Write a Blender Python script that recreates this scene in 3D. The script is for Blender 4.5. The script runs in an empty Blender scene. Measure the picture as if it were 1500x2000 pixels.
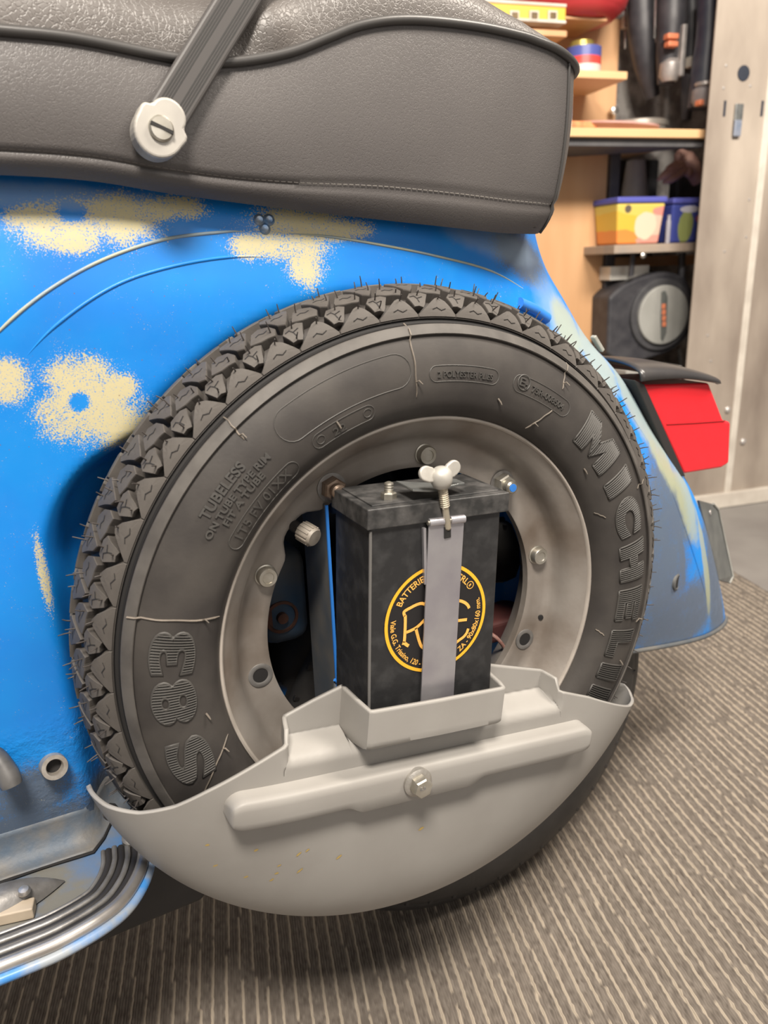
import bpy, bmesh, math, random
import numpy as np
from mathutils import Vector, Matrix
random.seed(7)
rng = np.random.default_rng(7)
S = bpy.context.scene
COL = S.collection
PI = math.pi
R = math.radians

# ------------------------------------------------------------------ camera
# frame: origin = centre of the spare wheel's rim flange, X = rearward, Y = through the scooter, Z = up (metres)
CAM = np.array([-0.2287, -0.4156, 0.2333])
YAW, PITCH, ROLL, FPX = 0.4493, 0.3112, -0.0356, 1500.0
_r = np.array([math.cos(YAW), -math.sin(YAW), 0.0])
FW = np.array([math.sin(YAW) * math.cos(PITCH), math.cos(YAW) * math.cos(PITCH), -math.sin(PITCH)])
_u = np.cross(_r, FW)
RT = math.cos(ROLL) * _r + math.sin(ROLL) * _u
UP = -math.sin(ROLL) * _r + math.cos(ROLL) * _u
cam_d = bpy.data.cameras.new('camera')
cam = bpy.data.objects.new('camera', cam_d)
COL.objects.link(cam)
M = Matrix.Identity(4)
for i in range(3):
    M[i][0], M[i][1], M[i][2], M[i][3] = RT[i], UP[i], -FW[i], CAM[i]
cam.matrix_world = M
cam_d.sensor_fit = 'HORIZONTAL'
cam_d.sensor_width = 36.0
cam_d.lens = 36.0 * FPX / 1500.0
cam_d.clip_start = 0.01
cam_d.dof.use_dof = True
cam_d.dof.focus_distance = 0.52
cam_d.dof.aperture_fstop = 12.0
S.camera = cam

# ------------------------------------------------------------------ light
W = bpy.data.worlds.new('world')
S.world = W
W.use_nodes = True
W.node_tree.nodes['Background'].inputs[0].default_value = (1.0, 0.93, 0.86, 1)
W.node_tree.nodes['Background'].inputs[1].default_value = 0.22


def area(name, loc, target, size, power, color):
    d = bpy.data.lights.new(name, 'AREA')
    d.shape = 'RECTANGLE'
    d.size, d.size_y = size
    d.energy = power
    d.color = color
    o = bpy.data.objects.new(name, d)
    COL.objects.link(o)
    o.location = loc
    o.rotation_euler = (Vector(target) - Vector(loc)).to_track_quat('-Z', 'Y').to_euler()
    return o


area('ceiling_light_key', (-0.50, -1.00, 1.75), (0.0, 0.05, -0.1), (0.5, 0.35), 68, (1.0, 0.92, 0.82))
area('shelf_fill_light', (0.80, -0.40, 1.45), (1.30, 1.0, 0.15), (0.7, 0.35), 44, (1.0, 0.91, 0.80))  # area light added to brighten the shelf recess; no such fitting is seen
area('front_fill_light', (0.4, -2.4, 0.8), (0.0, 0.0, 0.1), (1.4, 1.3), 10, (1.0, 0.94, 0.88))  # soft fill added behind the camera; no doorway is known there
S.view_settings.view_transform = 'Standard'
S.view_settings.look = 'None'
S.view_settings.exposure = 0.2
S.view_settings.gamma = 1.0


# ------------------------------------------------------------------ pixel -> place helpers (real depth always given)
def ray(px, py):
    return FW + RT * (px - 750) / FPX + UP * (1000 - py) / FPX


def atY(px, py, Y):
    d = ray(px, py)
    return CAM + d * (Y - CAM[1]) / d[1]


def atZ(px, py, Z):
    d = ray(px, py)
    return CAM + d * (Z - CAM[2]) / d[2]


# room frame (back wall is turned 9 degrees from the scooter)
WO = np.array([1.406, 0.952, 0.0])
WA = R(-9.3)
EU = np.array([math.cos(WA), math.sin(WA), 0.0])
EW = np.array([-math.sin(WA), math.cos(WA), 0.0])
FLOOR = -0.40


def atW(px, py, w):
    d = ray(px, py)
    t = (w - (CAM - WO) @ EW) / (d @ EW)
    p = CAM + d * t
    return (p - WO) @ EU, p[2]


def wp(u, w, z):
    p = WO + EU * u + EW * w
    return (p[0], p[1], z)


# ------------------------------------------------------------------ materials
def nt(m):
    return m.node_tree.nodes, m.node_tree.links


def principled(name, col, rough=0.5, metal=0.0, spec=0.5):
    m = bpy.data.materials.new(name)
    m.use_nodes = True
    b = m.node_tree.nodes['Principled BSDF']
    b.inputs['Base Color'].default_value = (*col, 1)
    b.inputs['Roughness'].default_value = rough
    b.inputs['Metallic'].default_value = metal
    b.inputs['Specular IOR Level'].default_value = spec
    return m


def mat(name, c1, c2=None, scale=20.0, rough=0.5, metal=0.0, bump=0.0, bscale=None, spec=0.5, lo=0.35, hi=0.65,
        stretch=None, detail=6.0, rough2=None, btype='noise', coat=0.0):
    m = principled(name, c1, rough, metal, spec)
    N, L = nt(m)
    b = N['Principled BSDF']
    b.inputs['Coat Weight'].default_value = coat
    tc = N.new('ShaderNodeTexCoord')
    src = tc.outputs['Object']
    if stretch:
        mp = N.new('ShaderNodeMapping')
        mp.inputs['Scale'].default_value = stretch
        L.new(src, mp.inputs['Vector'])
        src = mp.outputs['Vector']
    if c2:
        n = N.new('ShaderNodeTexNoise')
        n.inputs['Scale'].default_value = scale
        n.inputs['Detail'].default_value = detail
        L.new(src, n.inputs['Vector'])
        r = N.new('ShaderNodeValToRGB')
        r.color_ramp.elements[0].position = lo
        r.color_ramp.elements[1].position = hi
        r.color_ramp.elements[0].color = (*c1, 1)
        r.color_ramp.elements[1].color = (*c2, 1)
        L.new(n.outputs['Fac'], r.inputs['Fac'])
        L.new(r.outputs['Color'], b.inputs['Base Color'])
        if rough2 is not None:
            mr = N.new('ShaderNodeMapRange')
            mr.inputs['From Min'].default_value = lo
            mr.inputs['From Max'].default_value = hi
            mr.inputs['To Min'].default_value = rough
            mr.inputs['To Max'].default_value = rough2
            L.new(n.outputs['Fac'], mr.inputs['Value'])
            L.new(mr.outputs['Result'], b.inputs['Roughness'])
    if bump > 0:
        if btype == 'voronoi':
            v = N.new('ShaderNodeTexVoronoi')
            v.feature = 'DISTANCE_TO_EDGE'
            v.inputs['Scale'].default_value = bscale or scale
            nn = N.new('ShaderNodeTexNoise')
            nn.inputs['Scale'].default_value = (bscale or scale) * 0.7
            L.new(src, nn.inputs['Vector'])
            mx = N.new('ShaderNodeVectorMath')
            mx.operation = 'MULTIPLY_ADD'
            mx.inputs[1].default_value = (0.005, 0.005, 0.005)
            L.new(nn.outputs['Color'], mx.inputs[0])
            L.new(src, mx.inputs[2])
            L.new(mx.outputs[0], v.inputs['Vector'])
            mr = N.new('ShaderNodeMapRange')
            mr.inputs['From Max'].default_value = 0.12
            L.new(v.outputs['Distance'], mr.inputs['Value'])
            out = mr.outputs['Result']
        else:
            v = N.new('ShaderNodeTexNoise')
            v.inputs['Scale'].default_value = bscale or scale
            v.inputs['Detail'].default_value = 4
            L.new(src, v.inputs['Vector'])
            out = v.outputs['Fac']
        bp = N.new('ShaderNodeBump')
        bp.inputs['Strength'].default_value = bump
        bp.inputs['Distance'].default_value = 0.001
        L.new(out, bp.inputs['Height'])
        L.new(bp.outputs['Normal'], b.inputs['Normal'])
    return m


RUBBER = mat('tyre_rubber', (0.034, 0.030, 0.028), (0.056, 0.050, 0.045), 28, 0.60, bump=0.06, bscale=500, spec=0.4)
TREADM = mat('tread_rubber', (0.062, 0.055, 0.050), (0.088, 0.079, 0.071), 60, 0.68, bump=0.06, bscale=700, spec=0.35)
GROOVE = principled('tread_groove', (0.012, 0.011, 0.011), 0.8)
LITRING = mat('lit_ring_rubber', (0.062, 0.056, 0.051), (0.095, 0.087, 0.079), 60, 0.6, spec=0.4)  # paler rubber so the shoulder ring looks lit
LETTER = mat('letter_rubber', (0.050, 0.047, 0.044), (0.066, 0.062, 0.057), 40, 0.5, spec=0.5)  # paler than the sidewall: light caught by the hatch is in the colour
HAIR = principled('hair_rubber', (0.05, 0.042, 0.038), 0.6)
FLASH = mat('flash_rubber', (0.10, 0.085, 0.07), (0.2, 0.17, 0.14), 90, 0.6)
RIMM = mat('rim_paint', (0.30, 0.272, 0.245), (0.14, 0.108, 0.083), 17, 0.48, 0.25, bump=0.10, bscale=300, lo=0.40, hi=0.74, detail=12)
LIPM = mat('rim_lip', (0.50, 0.45, 0.40), (0.38, 0.34, 0.30), 30, 0.45, 0.2)
ZINC = mat('zinc', (0.52, 0.50, 0.45), (0.40, 0.37, 0.31), 90, 0.36, 0.85)
RUSTY = mat('rusty_nut', (0.34, 0.26, 0.20), (0.20, 0.13, 0.09), 160, 0.45, 0.7)
STEEL = mat('galvanised_band', (0.48, 0.47, 0.49), (0.39, 0.37, 0.41), 40, 0.35, 0.75, bump=0.05, bscale=400)
STEELD = mat('dull_steel', (0.36, 0.37, 0.36), (0.24, 0.25, 0.25), 60, 0.4, 0.8)
WINGM = mat('wing_nut_cast', (0.50, 0.48, 0.44), (0.42, 0.40, 0.36), 120, 0.45, 0.35)
BATT = mat('battery_case_plastic', (0.015, 0.015, 0.016), (0.040, 0.040, 0.041), 90, 0.5, bump=0.15, bscale=260, lo=0.45, hi=0.8, detail=10)
BATTL = mat('battery_lid_plastic', (0.022, 0.022, 0.022), (0.105, 0.10, 0.097), 80, 0.5, bump=0.2, bscale=300, lo=0.42, hi=0.8, detail=10)
YELLOW = principled('label_yellow', (0.80, 0.42, 0.025), 0.5)
LABELB = principled('label_black', (0.012, 0.011, 0.012), 0.4)
LETTERO = principled('label_orange', (0.80, 0.43, 0.09), 0.5)
PLAST = mat('grey_cover_plastic', (0.300, 0.287, 0.268), (0.262, 0.248, 0.230), 14, 0.5, bump=0.03, bscale=900, spec=0.4)
SEATM = mat('black_vinyl', (0.075, 0.068, 0.066), (0.092, 0.084, 0.081), 9, 0.44, bump=0.16, bscale=430, btype='voronoi', spec=0.5)
SEATT = mat('black_vinyl_top', (0.085, 0.076, 0.070), (0.11, 0.098, 0.09), 14, 0.42, bump=0.25, bscale=330, btype='voronoi', spec=0.5)
PIPE = principled('seat_piping', (0.05, 0.047, 0.045), 0.38)
THREAD = principled('seat_thread', (0.20, 0.185, 0.17), 0.7)
STRAPM = principled('strap_rubber', (0.065, 0.06, 0.058), 0.42)
STRAPD = principled('strap_groove', (0.02, 0.019, 0.018), 0.6)
CAPM = mat('strap_cap_grey', (0.42, 0.40, 0.36), (0.36, 0.34, 0.31), 50, 0.4, 0.15)
ALU = mat('aluminium_trim', (0.55, 0.52, 0.49), (0.40, 0.37, 0.34), 60, 0.35, 0.8)
ALUD = mat('cast_alloy', (0.30, 0.29, 0.28), (0.20, 0.19, 0.18), 80, 0.45, 0.6, bump=0.2, bscale=300)
BLACKR = principled('black_rubber', (0.025, 0.023, 0.023), 0.5)
BLACKP = mat('black_hood', (0.035, 0.033, 0.034), (0.05, 0.046, 0.045), 20, 0.3)
RED = principled('red_lens', (0.72, 0.025, 0.035), 0.22)
RED.node_tree.nodes['Principled BSDF'].inputs['Subsurface Weight'].default_value = 0.3
RED.node_tree.nodes['Principled BSDF'].inputs['Subsurface Radius'].default_value = (0.02, 0.002, 0.002)
DBLUE = mat('dark_blue_primer', (0.012, 0.030, 0.075), (0.035, 0.040, 0.045), 25, 0.6)
EDGEB = principled('bright_blue_edge', (0.03, 0.19, 0.62), 0.45)
BRACK = mat('bracket_blue_grey', (0.075, 0.085, 0.095), (0.12, 0.115, 0.105), 40, 0.55)
RUST = mat('rust', (0.10, 0.035, 0.02), (0.05, 0.025, 0.018), 120, 0.8)


# ------------------------------------------------------------------ mesh helpers
def obj(name, verts, faces, m, parent=None, smooth=False, mats=None, fmat=None, bevel=0.0, sub=0, solid=0.0, auto=None):
    me = bpy.data.meshes.new(name)
    me.from_pydata([tuple(map(float, v)) for v in verts], [], [tuple(map(int, f)) for f in faces])
    me.update()
    o = bpy.data.objects.new(name, me)
    COL.objects.link(o)
    for mm in (mats or [m]):
        me.materials.append(mm)
    if fmat is not None:
        me.polygons.foreach_set('material_index', np.array(fmat, dtype=np.int32))
    if smooth:
        me.polygons.foreach_set('use_smooth', np.ones(len(me.polygons), dtype=bool))
        if auto:
            me.set_sharp_from_angle(angle=R(auto))
    if parent:
        o.parent = parent
    if solid:
        s = o.modifiers.new('solid', 'SOLIDIFY')
        s.thickness = solid
        s.offset = 0
    if bevel:
        b = o.modifiers.new('bevel', 'BEVEL')
        b.width = bevel
        b.segments = 3
        b.limit_method = 'ANGLE'
        b.angle_limit = R(35)
    if sub:
        b = o.modifiers.new('sub', 'SUBSURF')
        b.levels = b.render_levels = sub
    return o


def empty(name, loc=(0, 0, 0)):
    o = bpy.data.objects.new(name, None)
    o.empty_display_size = 0.02
    COL.objects.link(o)
    o.location = loc
    return o


def root(name, label, cat, group=None, loc=(0, 0, 0)):
    o = empty(name, loc)
    return tag(o, label, cat, group)


def tag(o, label, cat, group=None, kind=None):
    o['label'] = label
    if cat:
        o['category'] = cat
    if group:
        o['group'] = group
    if kind:
        o['kind'] = kind
    return o


class MB:
    def __init__(s):
        s.v, s.f, s.m = [], [], []

    def add(s, v, f, m=0):
        k = len(s.v)
        s.v += [tuple(map(float, p)) for p in v]
        s.f += [tuple(i + k for i in q) for q in f]
        s.m += [m] * len(f)
        return s

    def build(s, name, m, parent=None, **kw):
        mats = kw.pop('mats', None)
        return obj(name, s.v, s.f, m, parent, mats=mats, fmat=s.m if mats else None, **kw)


def box_vf(c, h, ax=None):
    ax = ax if ax is not None else np.eye(3)
    c = np.asarray(c, float)
    v = [c + ax[0] * h[0] * a + ax[1] * h[1] * b + ax[2] * h[2] * d for a, b, d in
         ((-1, -1, -1), (1, -1, -1), (1, 1, -1), (-1, 1, -1), (-1, -1, 1), (1, -1, 1), (1, 1, 1), (-1, 1, 1))]
    f = [(0, 3, 2, 1), (4, 5, 6, 7), (0, 1, 5, 4), (1, 2, 6, 5), (2, 3, 7, 6), (3, 0, 4, 7)]
    return v, f


def frame_from(axis):
    a = np.asarray(axis, float)
    a = a / np.linalg.norm(a)
    t = np.array([0, 0, 1.0]) if abs(a[2]) < 0.9 else np.array([1.0, 0, 0])
    b = np.cross(t, a)
    b /= np.linalg.norm(b)
    c = np.cross(a, b)
    return a, b, c


def rev_vf(profile, origin, axis, n=32, cap=True, phase=0.0):
    """surface of revolution: profile = [(radius, along axis)]"""
    a, b, c = frame_from(axis)
    o = np.asarray(origin, float)
    v, f = [], []
    for r_, h in profile:
        for k in range(n):
            t = phase + 2 * PI * k / n
            v.append(o + a * h + (b * math.cos(t) + c * math.sin(t)) * r_)
    for i in range(len(profile) - 1):
        for k in range(n):
            k2 = (k + 1) % n
            f.append((i * n + k, i * n + k2, (i + 1) * n + k2, (i + 1) * n + k))
    if cap:
        f.append(tuple(range((len(profile) - 1) * n, len(profile) * n)))
        f.append(tuple(range(n - 1, -1, -1)))
    return v, f


def rev(name, profile, origin, axis, m, parent=None, n=32, cap=True, auto=40, phase=0.0, **kw):
    v, f = rev_vf(profile, origin, axis, n, cap, phase)
    return obj(name, v, f, m, parent, smooth=True, auto=auto, **kw)


def tube_vf(pts, r_, n=8, cap=True, flat=None):
    P = [np.asarray(p, float) for p in pts]
    v, f = [], []
    prev = None
    for i, p in enumerate(P):
        d = P[min(i + 1, len(P) - 1)] - P[max(i - 1, 0)]
        d /= np.linalg.norm(d)
        if prev is None:
            a, b, c = frame_from(d)
        else:
            b = prev - d * (prev @ d)
            b /= np.linalg.norm(b)
            c = np.cross(d, b)
        prev = b
        rr = r_[i] if hasattr(r_, '__len__') else r_
        for k in range(n):
            t = 2 * PI * k / n
            v.append(p + (b * math.cos(t) + c * math.sin(t)) * rr)
    for i in range(len(P) - 1):
        for k in range(n):
            k2 = (k + 1) % n
            f.append((i * n + k, i * n + k2, (i + 1) * n + k2, (i + 1) * n + k))
    if cap:
        f.append(tuple(range(n - 1, -1, -1)))
        f.append(tuple(range((len(P) - 1) * n, len(P) * n)))
    return v, f


def tube(name, pts, r_, m, parent=None, n=8, **kw):
    v, f = tube_vf(pts, r_, n)
    return obj(name, v, f, m, parent, smooth=True, auto=50, **kw)


def smooth_line(pts, n=40):
    """Catmull-Rom through points"""
    P = np.array(pts, float)
    P = np.vstack([2 * P[0] - P[1], P, 2 * P[-1] - P[-2]])
    out = []
    segs = len(P) - 3
    per = max(2, int(n / segs))
    for i in range(segs):
        p0, p1, p2, p3 = P[i:i + 4]
        for k in range(per):
            t = k / per
            out.append(0.5 * ((2 * p1) + (-p0 + p2) * t + (2 * p0 - 5 * p1 + 4 * p2 - p3) * t * t + (-p0 + 3 * p1 - 3 * p2 + p3) * t ** 3))
    out.append(P[-2])
    return np.array(out)


def prism_vf(poly, fa, fb):
    """poly 2D; fa / fb map a 2D point to the front / back 3D point"""
    n = len(poly)
    v = [fa(*p) for p in poly] + [fb(*p) for p in poly]
    f = [tuple(range(n)), tuple(range(2 * n - 1, n - 1, -1))]
    f += [(i, i + n, (i + 1) % n + n, (i + 1) % n) for i in range(n)]
    return v, f


def xz_prism(name, poly, y0, y1, m, parent=None, **kw):
    v, f = prism_vf(poly, lambda x, z: (x, y0, z), lambda x, z: (x, y1, z))
    return obj(name, v, f, m, parent, **kw)


def fix(o):
    bm = bmesh.new()
    bm.from_mesh(o.data)
    bmesh.ops.recalc_face_normals(bm, faces=bm.faces)
    bm.to_mesh(o.data)
    bm.free()
    return o


def text_mesh(body, size, depth=0.0, offset=0.0, align='LEFT', outline=0.0, cuts=None, space=1.0, xs=1.0):
    """returns numpy verts, faces of a text laid in XY, facing +Z"""
    c = bpy.data.curves.new('txt', 'FONT')
    c.body = body
    c.size = size
    c.align_x = align
    c.offset = offset
    c.space_character = space
    c.resolution_u = 5
    if outline:
        c.fill_mode = 'NONE'
        c.bevel_depth = outline
        c.bevel_resolution = 1
    else:
        c.extrude = depth
    t = bpy.data.objects.new('txt', c)
    COL.objects.link(t)
    dg = bpy.context.evaluated_depsgraph_get()
    me = bpy.data.meshes.new_from_object(t.evaluated_get(dg))
    bpy.data.objects.remove(t)
    bpy.data.curves.remove(c)
    bm = bmesh.new()
    bm.from_mesh(me)
    bpy.data.meshes.remove(me)
    if cuts:
        axis, pitch = cuts
        xsv = [v.co[axis] for v in bm.verts]
        if xsv:
            k = math.floor(min(xsv) / pitch)
            while k * pitch < max(xsv):
                co = [0, 0, 0]
                no = [0, 0, 0]
                co[axis] = k * pitch
                no[axis] = 1
                g = bm.verts[:] + bm.edges[:] + bm.faces[:]
                bmesh.ops.bisect_plane(bm, geom=g, plane_co=co, plane_no=no, dist=1e-7)
                k += 1
    bm.verts.ensure_lookup_table()
    bm.verts.index_update()
    v = np.array([tuple(q.co) for q in bm.verts]).reshape(-1, 3)
    f = [tuple(q.index for q in p.verts) for p in bm.faces]
    bm.free()
    if len(v):
        v[:, 0] *= xs
    return v, f


def sstep(a, b, x):
    t = np.clip((np.asarray(x, float) - a) / (b - a), 0, 1)
    return t * t * (3 - 2 * t)


# ================================================================== the setting
CONC = mat('grey_floor', (0.20, 0.185, 0.175), (0.25, 0.235, 0.22), 6, 0.55, bump=0.05, bscale=120)
PLY = mat('weathered_plywood', (0.21, 0.17, 0.14), (0.42, 0.36, 0.30), 8, 0.7, bump=0.2, bscale=60, stretch=(1, 1, 0.35), detail=9, lo=0.3, hi=0.7)
WHITE = mat('off_white_trim', (0.62, 0.57, 0.50), (0.50, 0.45, 0.39), 20, 0.6)
FOIL = mat('foil_insulation', (0.62, 0.59, 0.56), (0.28, 0.26, 0.25), 22, 0.35, 0.2, bump=0.8, bscale=60, lo=0.4, hi=0.6)


def structure(o):
    o['kind'] = 'structure'
    return o


structure(obj('floor', [(-3, -2.5, FLOOR - 0.012), (4, -2.5, FLOOR - 0.012), (4, 4, FLOOR - 0.012), (-3, 4, FLOOR - 0.012)], [(0, 1, 2, 3)], CONC))

# carpet: looped ribs run along CE, every third or fourth rib carries broken pale yarn
CE = np.array([math.cos(R(75.2)), math.sin(R(75.2))])
CN = np.array([CE[1], -CE[0]])
RIB = 0.0025
CO = np.array([0.30, 0.25])


def carpet():
    # edges: a in along-rib metres, b across
    b0, b1 = -0.80, 0.6525
    nb = int((b1 - b0) / RIB) * 4
    bs = b0 + np.arange(nb + 1) * RIB / 4
    a_ = [-0.50]
    while a_[-1] < 0.95:
        a_.append(a_[-1] + 0.0044)
    a_ = np.array(a_)
    A, B = np.meshgrid(a_, bs, indexing='ij')
    rib = np.floor((B - b0 + 1e-6) / RIB).astype(int)
    ph = (B - b0) / RIB - rib
    nr = rib.max() + 1
    off = rng.uniform(0, 0.01, nr)
    amp = rng.uniform(0.75, 1.15, nr)
    jit = rng.normal(0, 1, (len(a_), nr))
    loop = 0.5 + 0.5 * np.sin(2 * PI * (A + off[rib]) / 0.0095 + 1.3 * np.sin(A * 40 + rib))
    hgt = np.sin(PI * np.clip(ph, 0, 1)) ** 0.7
    J = np.take_along_axis(jit, rib, 1)
    H = 0.0022 * hgt * amp[rib] * (0.55 + 0.45 * loop) + 0.00032 * J * hgt
    H[np.isclose(ph, 0, atol=0.02)] = 0
    # pale yarn segments
    pale = np.zeros((len(a_), nr))
    k = 1
    while k < nr:
        t = -0.7 + rng.uniform(0, 0.1)
        kk = k
        while t < 1.0:
            ln = rng.uniform(0.05, 0.16)
            ins = (a_ >= t) & (a_ < t + ln)
            pale[ins, min(kk, nr - 1)] = 1
            t += ln + rng.uniform(-0.004, 0.012)
            kk = k + rng.integers(0, 2)
        k += 5
    Pm = np.take_along_axis(pale, rib, 1)
    H = H * (1 + 0.35 * Pm)
    tone = np.take_along_axis(np.clip(0.5 + 0.2 * rng.normal(0, 1, (len(a_), nr)), 0, 1), rib, 1)
    X = CO[0] + A * CE[0] + B * CN[0] + 0.0003 * J * CN[0]
    Y = CO[1] + A * CE[1] + B * CN[1] + 0.0003 * J * CN[1]
    Z = FLOOR + H - 0.002
    n0, n1 = A.shape
    me = bpy.data.meshes.new('carpet')
    V = np.stack([X, Y, Z], -1).reshape(-1, 3).astype(np.float32)
    idx = np.arange(n0 * n1).reshape(n0, n1)
    F = np.stack([idx[:-1, :-1], idx[:-1, 1:], idx[1:, 1:], idx[1:, :-1]], -1).reshape(-1, 4)[:, ::-1]
    me.vertices.add(len(V))
    me.vertices.foreach_set('co', V.ravel())
    me.loops.add(F.size)
    me.loops.foreach_set('vertex_index', F.ravel().astype(np.int32))
    me.polygons.add(len(F))
    me.polygons.foreach_set('loop_start', np.arange(0, F.size, 4, dtype=np.int32))
    me.polygons.foreach_set('loop_total', np.full(len(F), 4, dtype=np.int32))
    me.polygons.foreach_set('use_smooth', np.ones(len(F), dtype=bool))
    for nm, arr in (('pale', Pm), ('tone', tone)):
        at = me.attributes.new(nm, 'FLOAT', 'POINT')
        at.data.foreach_set('value', arr.reshape(-1).astype(np.float32))
    me.update()
    me.validate()
    o = bpy.data.objects.new('carpet', me)
    COL.objects.link(o)
    m = principled('carpet_loop_pile', (0.1, 0.09, 0.08), 0.95, 0, 0.1)
    N, L = nt(m)
    a1 = N.new('ShaderNodeAttribute')
    a1.attribute_name = 'tone'
    rp = N.new('ShaderNodeValToRGB')
    rp.color_ramp.elements[0].color = (0.105, 0.088, 0.075, 1)
    rp.color_ramp.elements[1].color = (0.215, 0.187, 0.160, 1)
    L.new(a1.outputs['Fac'], rp.inputs['Fac'])
    a2 = N.new('ShaderNodeAttribute')
    a2.attribute_name = 'pale'
    mx = N.new('ShaderNodeMix')
    mx.data_type = 'RGBA'
    L.new(a2.outputs['Fac'], mx.inputs['Factor'])
    L.new(rp.outputs['Color'], mx.inputs['A'])
    mx.inputs['B'].default_value = (0.38, 0.325, 0.26, 1)
    L.new(mx.outputs['Result'], N['Principled BSDF'].inputs['Base Color'])
    me.materials.append(m)
    tag(o, 'taupe loop pile carpet with broken pale stripes under the scooter', 'carpet', kind='stuff')
    return o


carpet()


# back wall: weathered plywood panels on the right, a recess with shelves on the left
def wbox_vf(u0, u1, w0, w1, z0, z1):
    c = np.array(wp((u0 + u1) / 2, (w0 + w1) / 2, (z0 + z1) / 2))
    return box_vf(c, ((u1 - u0) / 2, (w1 - w0) / 2, (z1 - z0) / 2), np.array([EU, EW, [0, 0, 1]]))


def wbox(name, u0, u1, w0, w1, z0, z1, m, parent=None, bevel=0.002, **kw):
    v, f = wbox_vf(u0, u1, w0, w1, z0, z1)
    return obj(name, v, f, m, parent, bevel=bevel, **kw)


UL = atW(1372, 360, 0)[0]
UM = atW(1458, 600, 0)[0]
wl = structure(wbox('wall_back', UL, UM - 0.008, 0.0, 0.006, FLOOR, 1.9, PLY))
p2 = structure(wbox('wall_right', UM + 0.008, UM + 1.6, 0.0, 0.03, FLOOR, 1.9, PLY))
structure(wbox('wall_rear', -2.4, UL + 0.6, 0.42, 0.45, FLOOR, 1.9, FOIL))
structure(wbox('wall_recess', UL + 0.50, UL + 0.518, 0.031, 0.42, FLOOR, 1.9, PLY))
structure(wbox('trim_1', UM - 0.010, UM + 0.010, -0.004, 0.012, FLOOR, 1.9, WHITE))
zb = atW(1450, 958, -0.01)[1]
structure(wbox('baseboard_right', UL - 0.02, UM + 1.6, -0.014, 0.0, FLOOR - 0.011, zb, WHITE))
# hole, latch and screws of the plywood panel
HOLE = principled('hole_dark', (0.02, 0.025, 0.04), 0.7)
NICK = principled('screw_head', (0.55, 0.52, 0.50), 0.4, 0.6)


def wrev(name, px, py, w, prof, m, parent, n=20, out=-1):
    u, z = atW(px, py, w)
    return rev(name, prof, wp(u, w, z), EW * out, m, parent, n)


hole = wrev('cable_hole', 1452, 143, -0.0005, [(0.016, 0), (0.016, 0.0012), (0.0135, 0.0014)], HOLE, wl)
for px, py in ((1418, 128), (1465, 168), (1413, 172), (1457, 463), (1415, 491), (1463, 390), (1382, 655), (1388, 705)):
    wrev('screw', px, py, 0, [(0.003, 0), (0.003, 0.001), (0.001, 0.0016)], NICK, wl, 10)
for px, py, par in ((1420, 800, wl), (1450, 862, p2)):
    wrev('screw', px, py, 0, [(0.008, 0), (0.008, 0.004), (0.004, 0.0075), (0.001, 0.008)], NICK, par, 14)
u, z = atW(1440, 228, 0)
lt = wbox('padlock_hasp', u - 0.011, u + 0.011, -0.006, 0.0, z - 0.010, z + 0.026, STEELD, None, 0.002)
tag(lt, 'small grey metal latch screwed to the plywood panel below the round hole', 'latch')
wbox('tongue', u - 0.012, u + 0.007, -0.010, -0.004, z - 0.042, z - 0.008, mat('blue_grey_steel', (0.2, 0.24, 0.32), (0.28, 0.3, 0.36), 60, 0.5, 0.3), lt, 0.002)
for px in (1415, 1488):
    u2, z2 = atW(px, 212, 0)
    sc = wbox('wall_slot', u2 - 0.003, u2 + 0.003, -0.0012, 0.0, z2 - 0.016, z2 + 0.016, HOLE, wl if px < 1450 else p2, 0)

# ================================================================== the scooter
SC = root('scooter', 'old scooter in worn bright blue paint with beige primer patches and black seat', 'scooter', loc=(0.1, 0.15, FLOOR))
SC_OFF = np.array([0.1, 0.15, FLOOR])


def adopt(o, parent=SC):
    """parent keeping the world place (empties carry only a translation)"""
    o.parent = parent
    o.matrix_parent_inverse = Matrix.Translation(Vector(parent.location)).inverted()
    return o


YC = 0.175
LREAR = 0.23
_ZX = np.array([-0.20, -0.155, -0.10, 0.008, 0.07, 0.126, 0.165, 0.20, 0.225, 0.247, 0.28, 0.34])
_XR = np.array([0.507, 0.494, 0.468, 0.406, 0.349, 0.303, 0.260, 0.232, 0.213, 0.203, 0.199, 0.198])
_ZY = np.array([-0.20, -0.15, -0.10, 0.0, 0.12, 0.18, 0.23, 0.27, 0.31, 0.34])
_YS = np.array([0.100, 0.092, 0.083, 0.077, 0.073, 0.069, 0.067, 0.074, 0.095, 0.12])


def cr(x, X, Yv):
    """smooth interpolation"""
    x = np.asarray(x, float)
    m = np.gradient(Yv, X)
    i = np.clip(np.searchsorted(X, x) - 1, 0, len(X) - 2)
    h = X[i + 1] - X[i]
    t = (x - X[i]) / h
    t2, t3 = t * t, t ** 3
    return (2 * t3 - 3 * t2 + 1) * Yv[i] + (t3 - 2 * t2 + t) * h * m[i] + (-2 * t3 + 3 * t2) * Yv[i + 1] + (t3 - t2) * h * m[i + 1]


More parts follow.
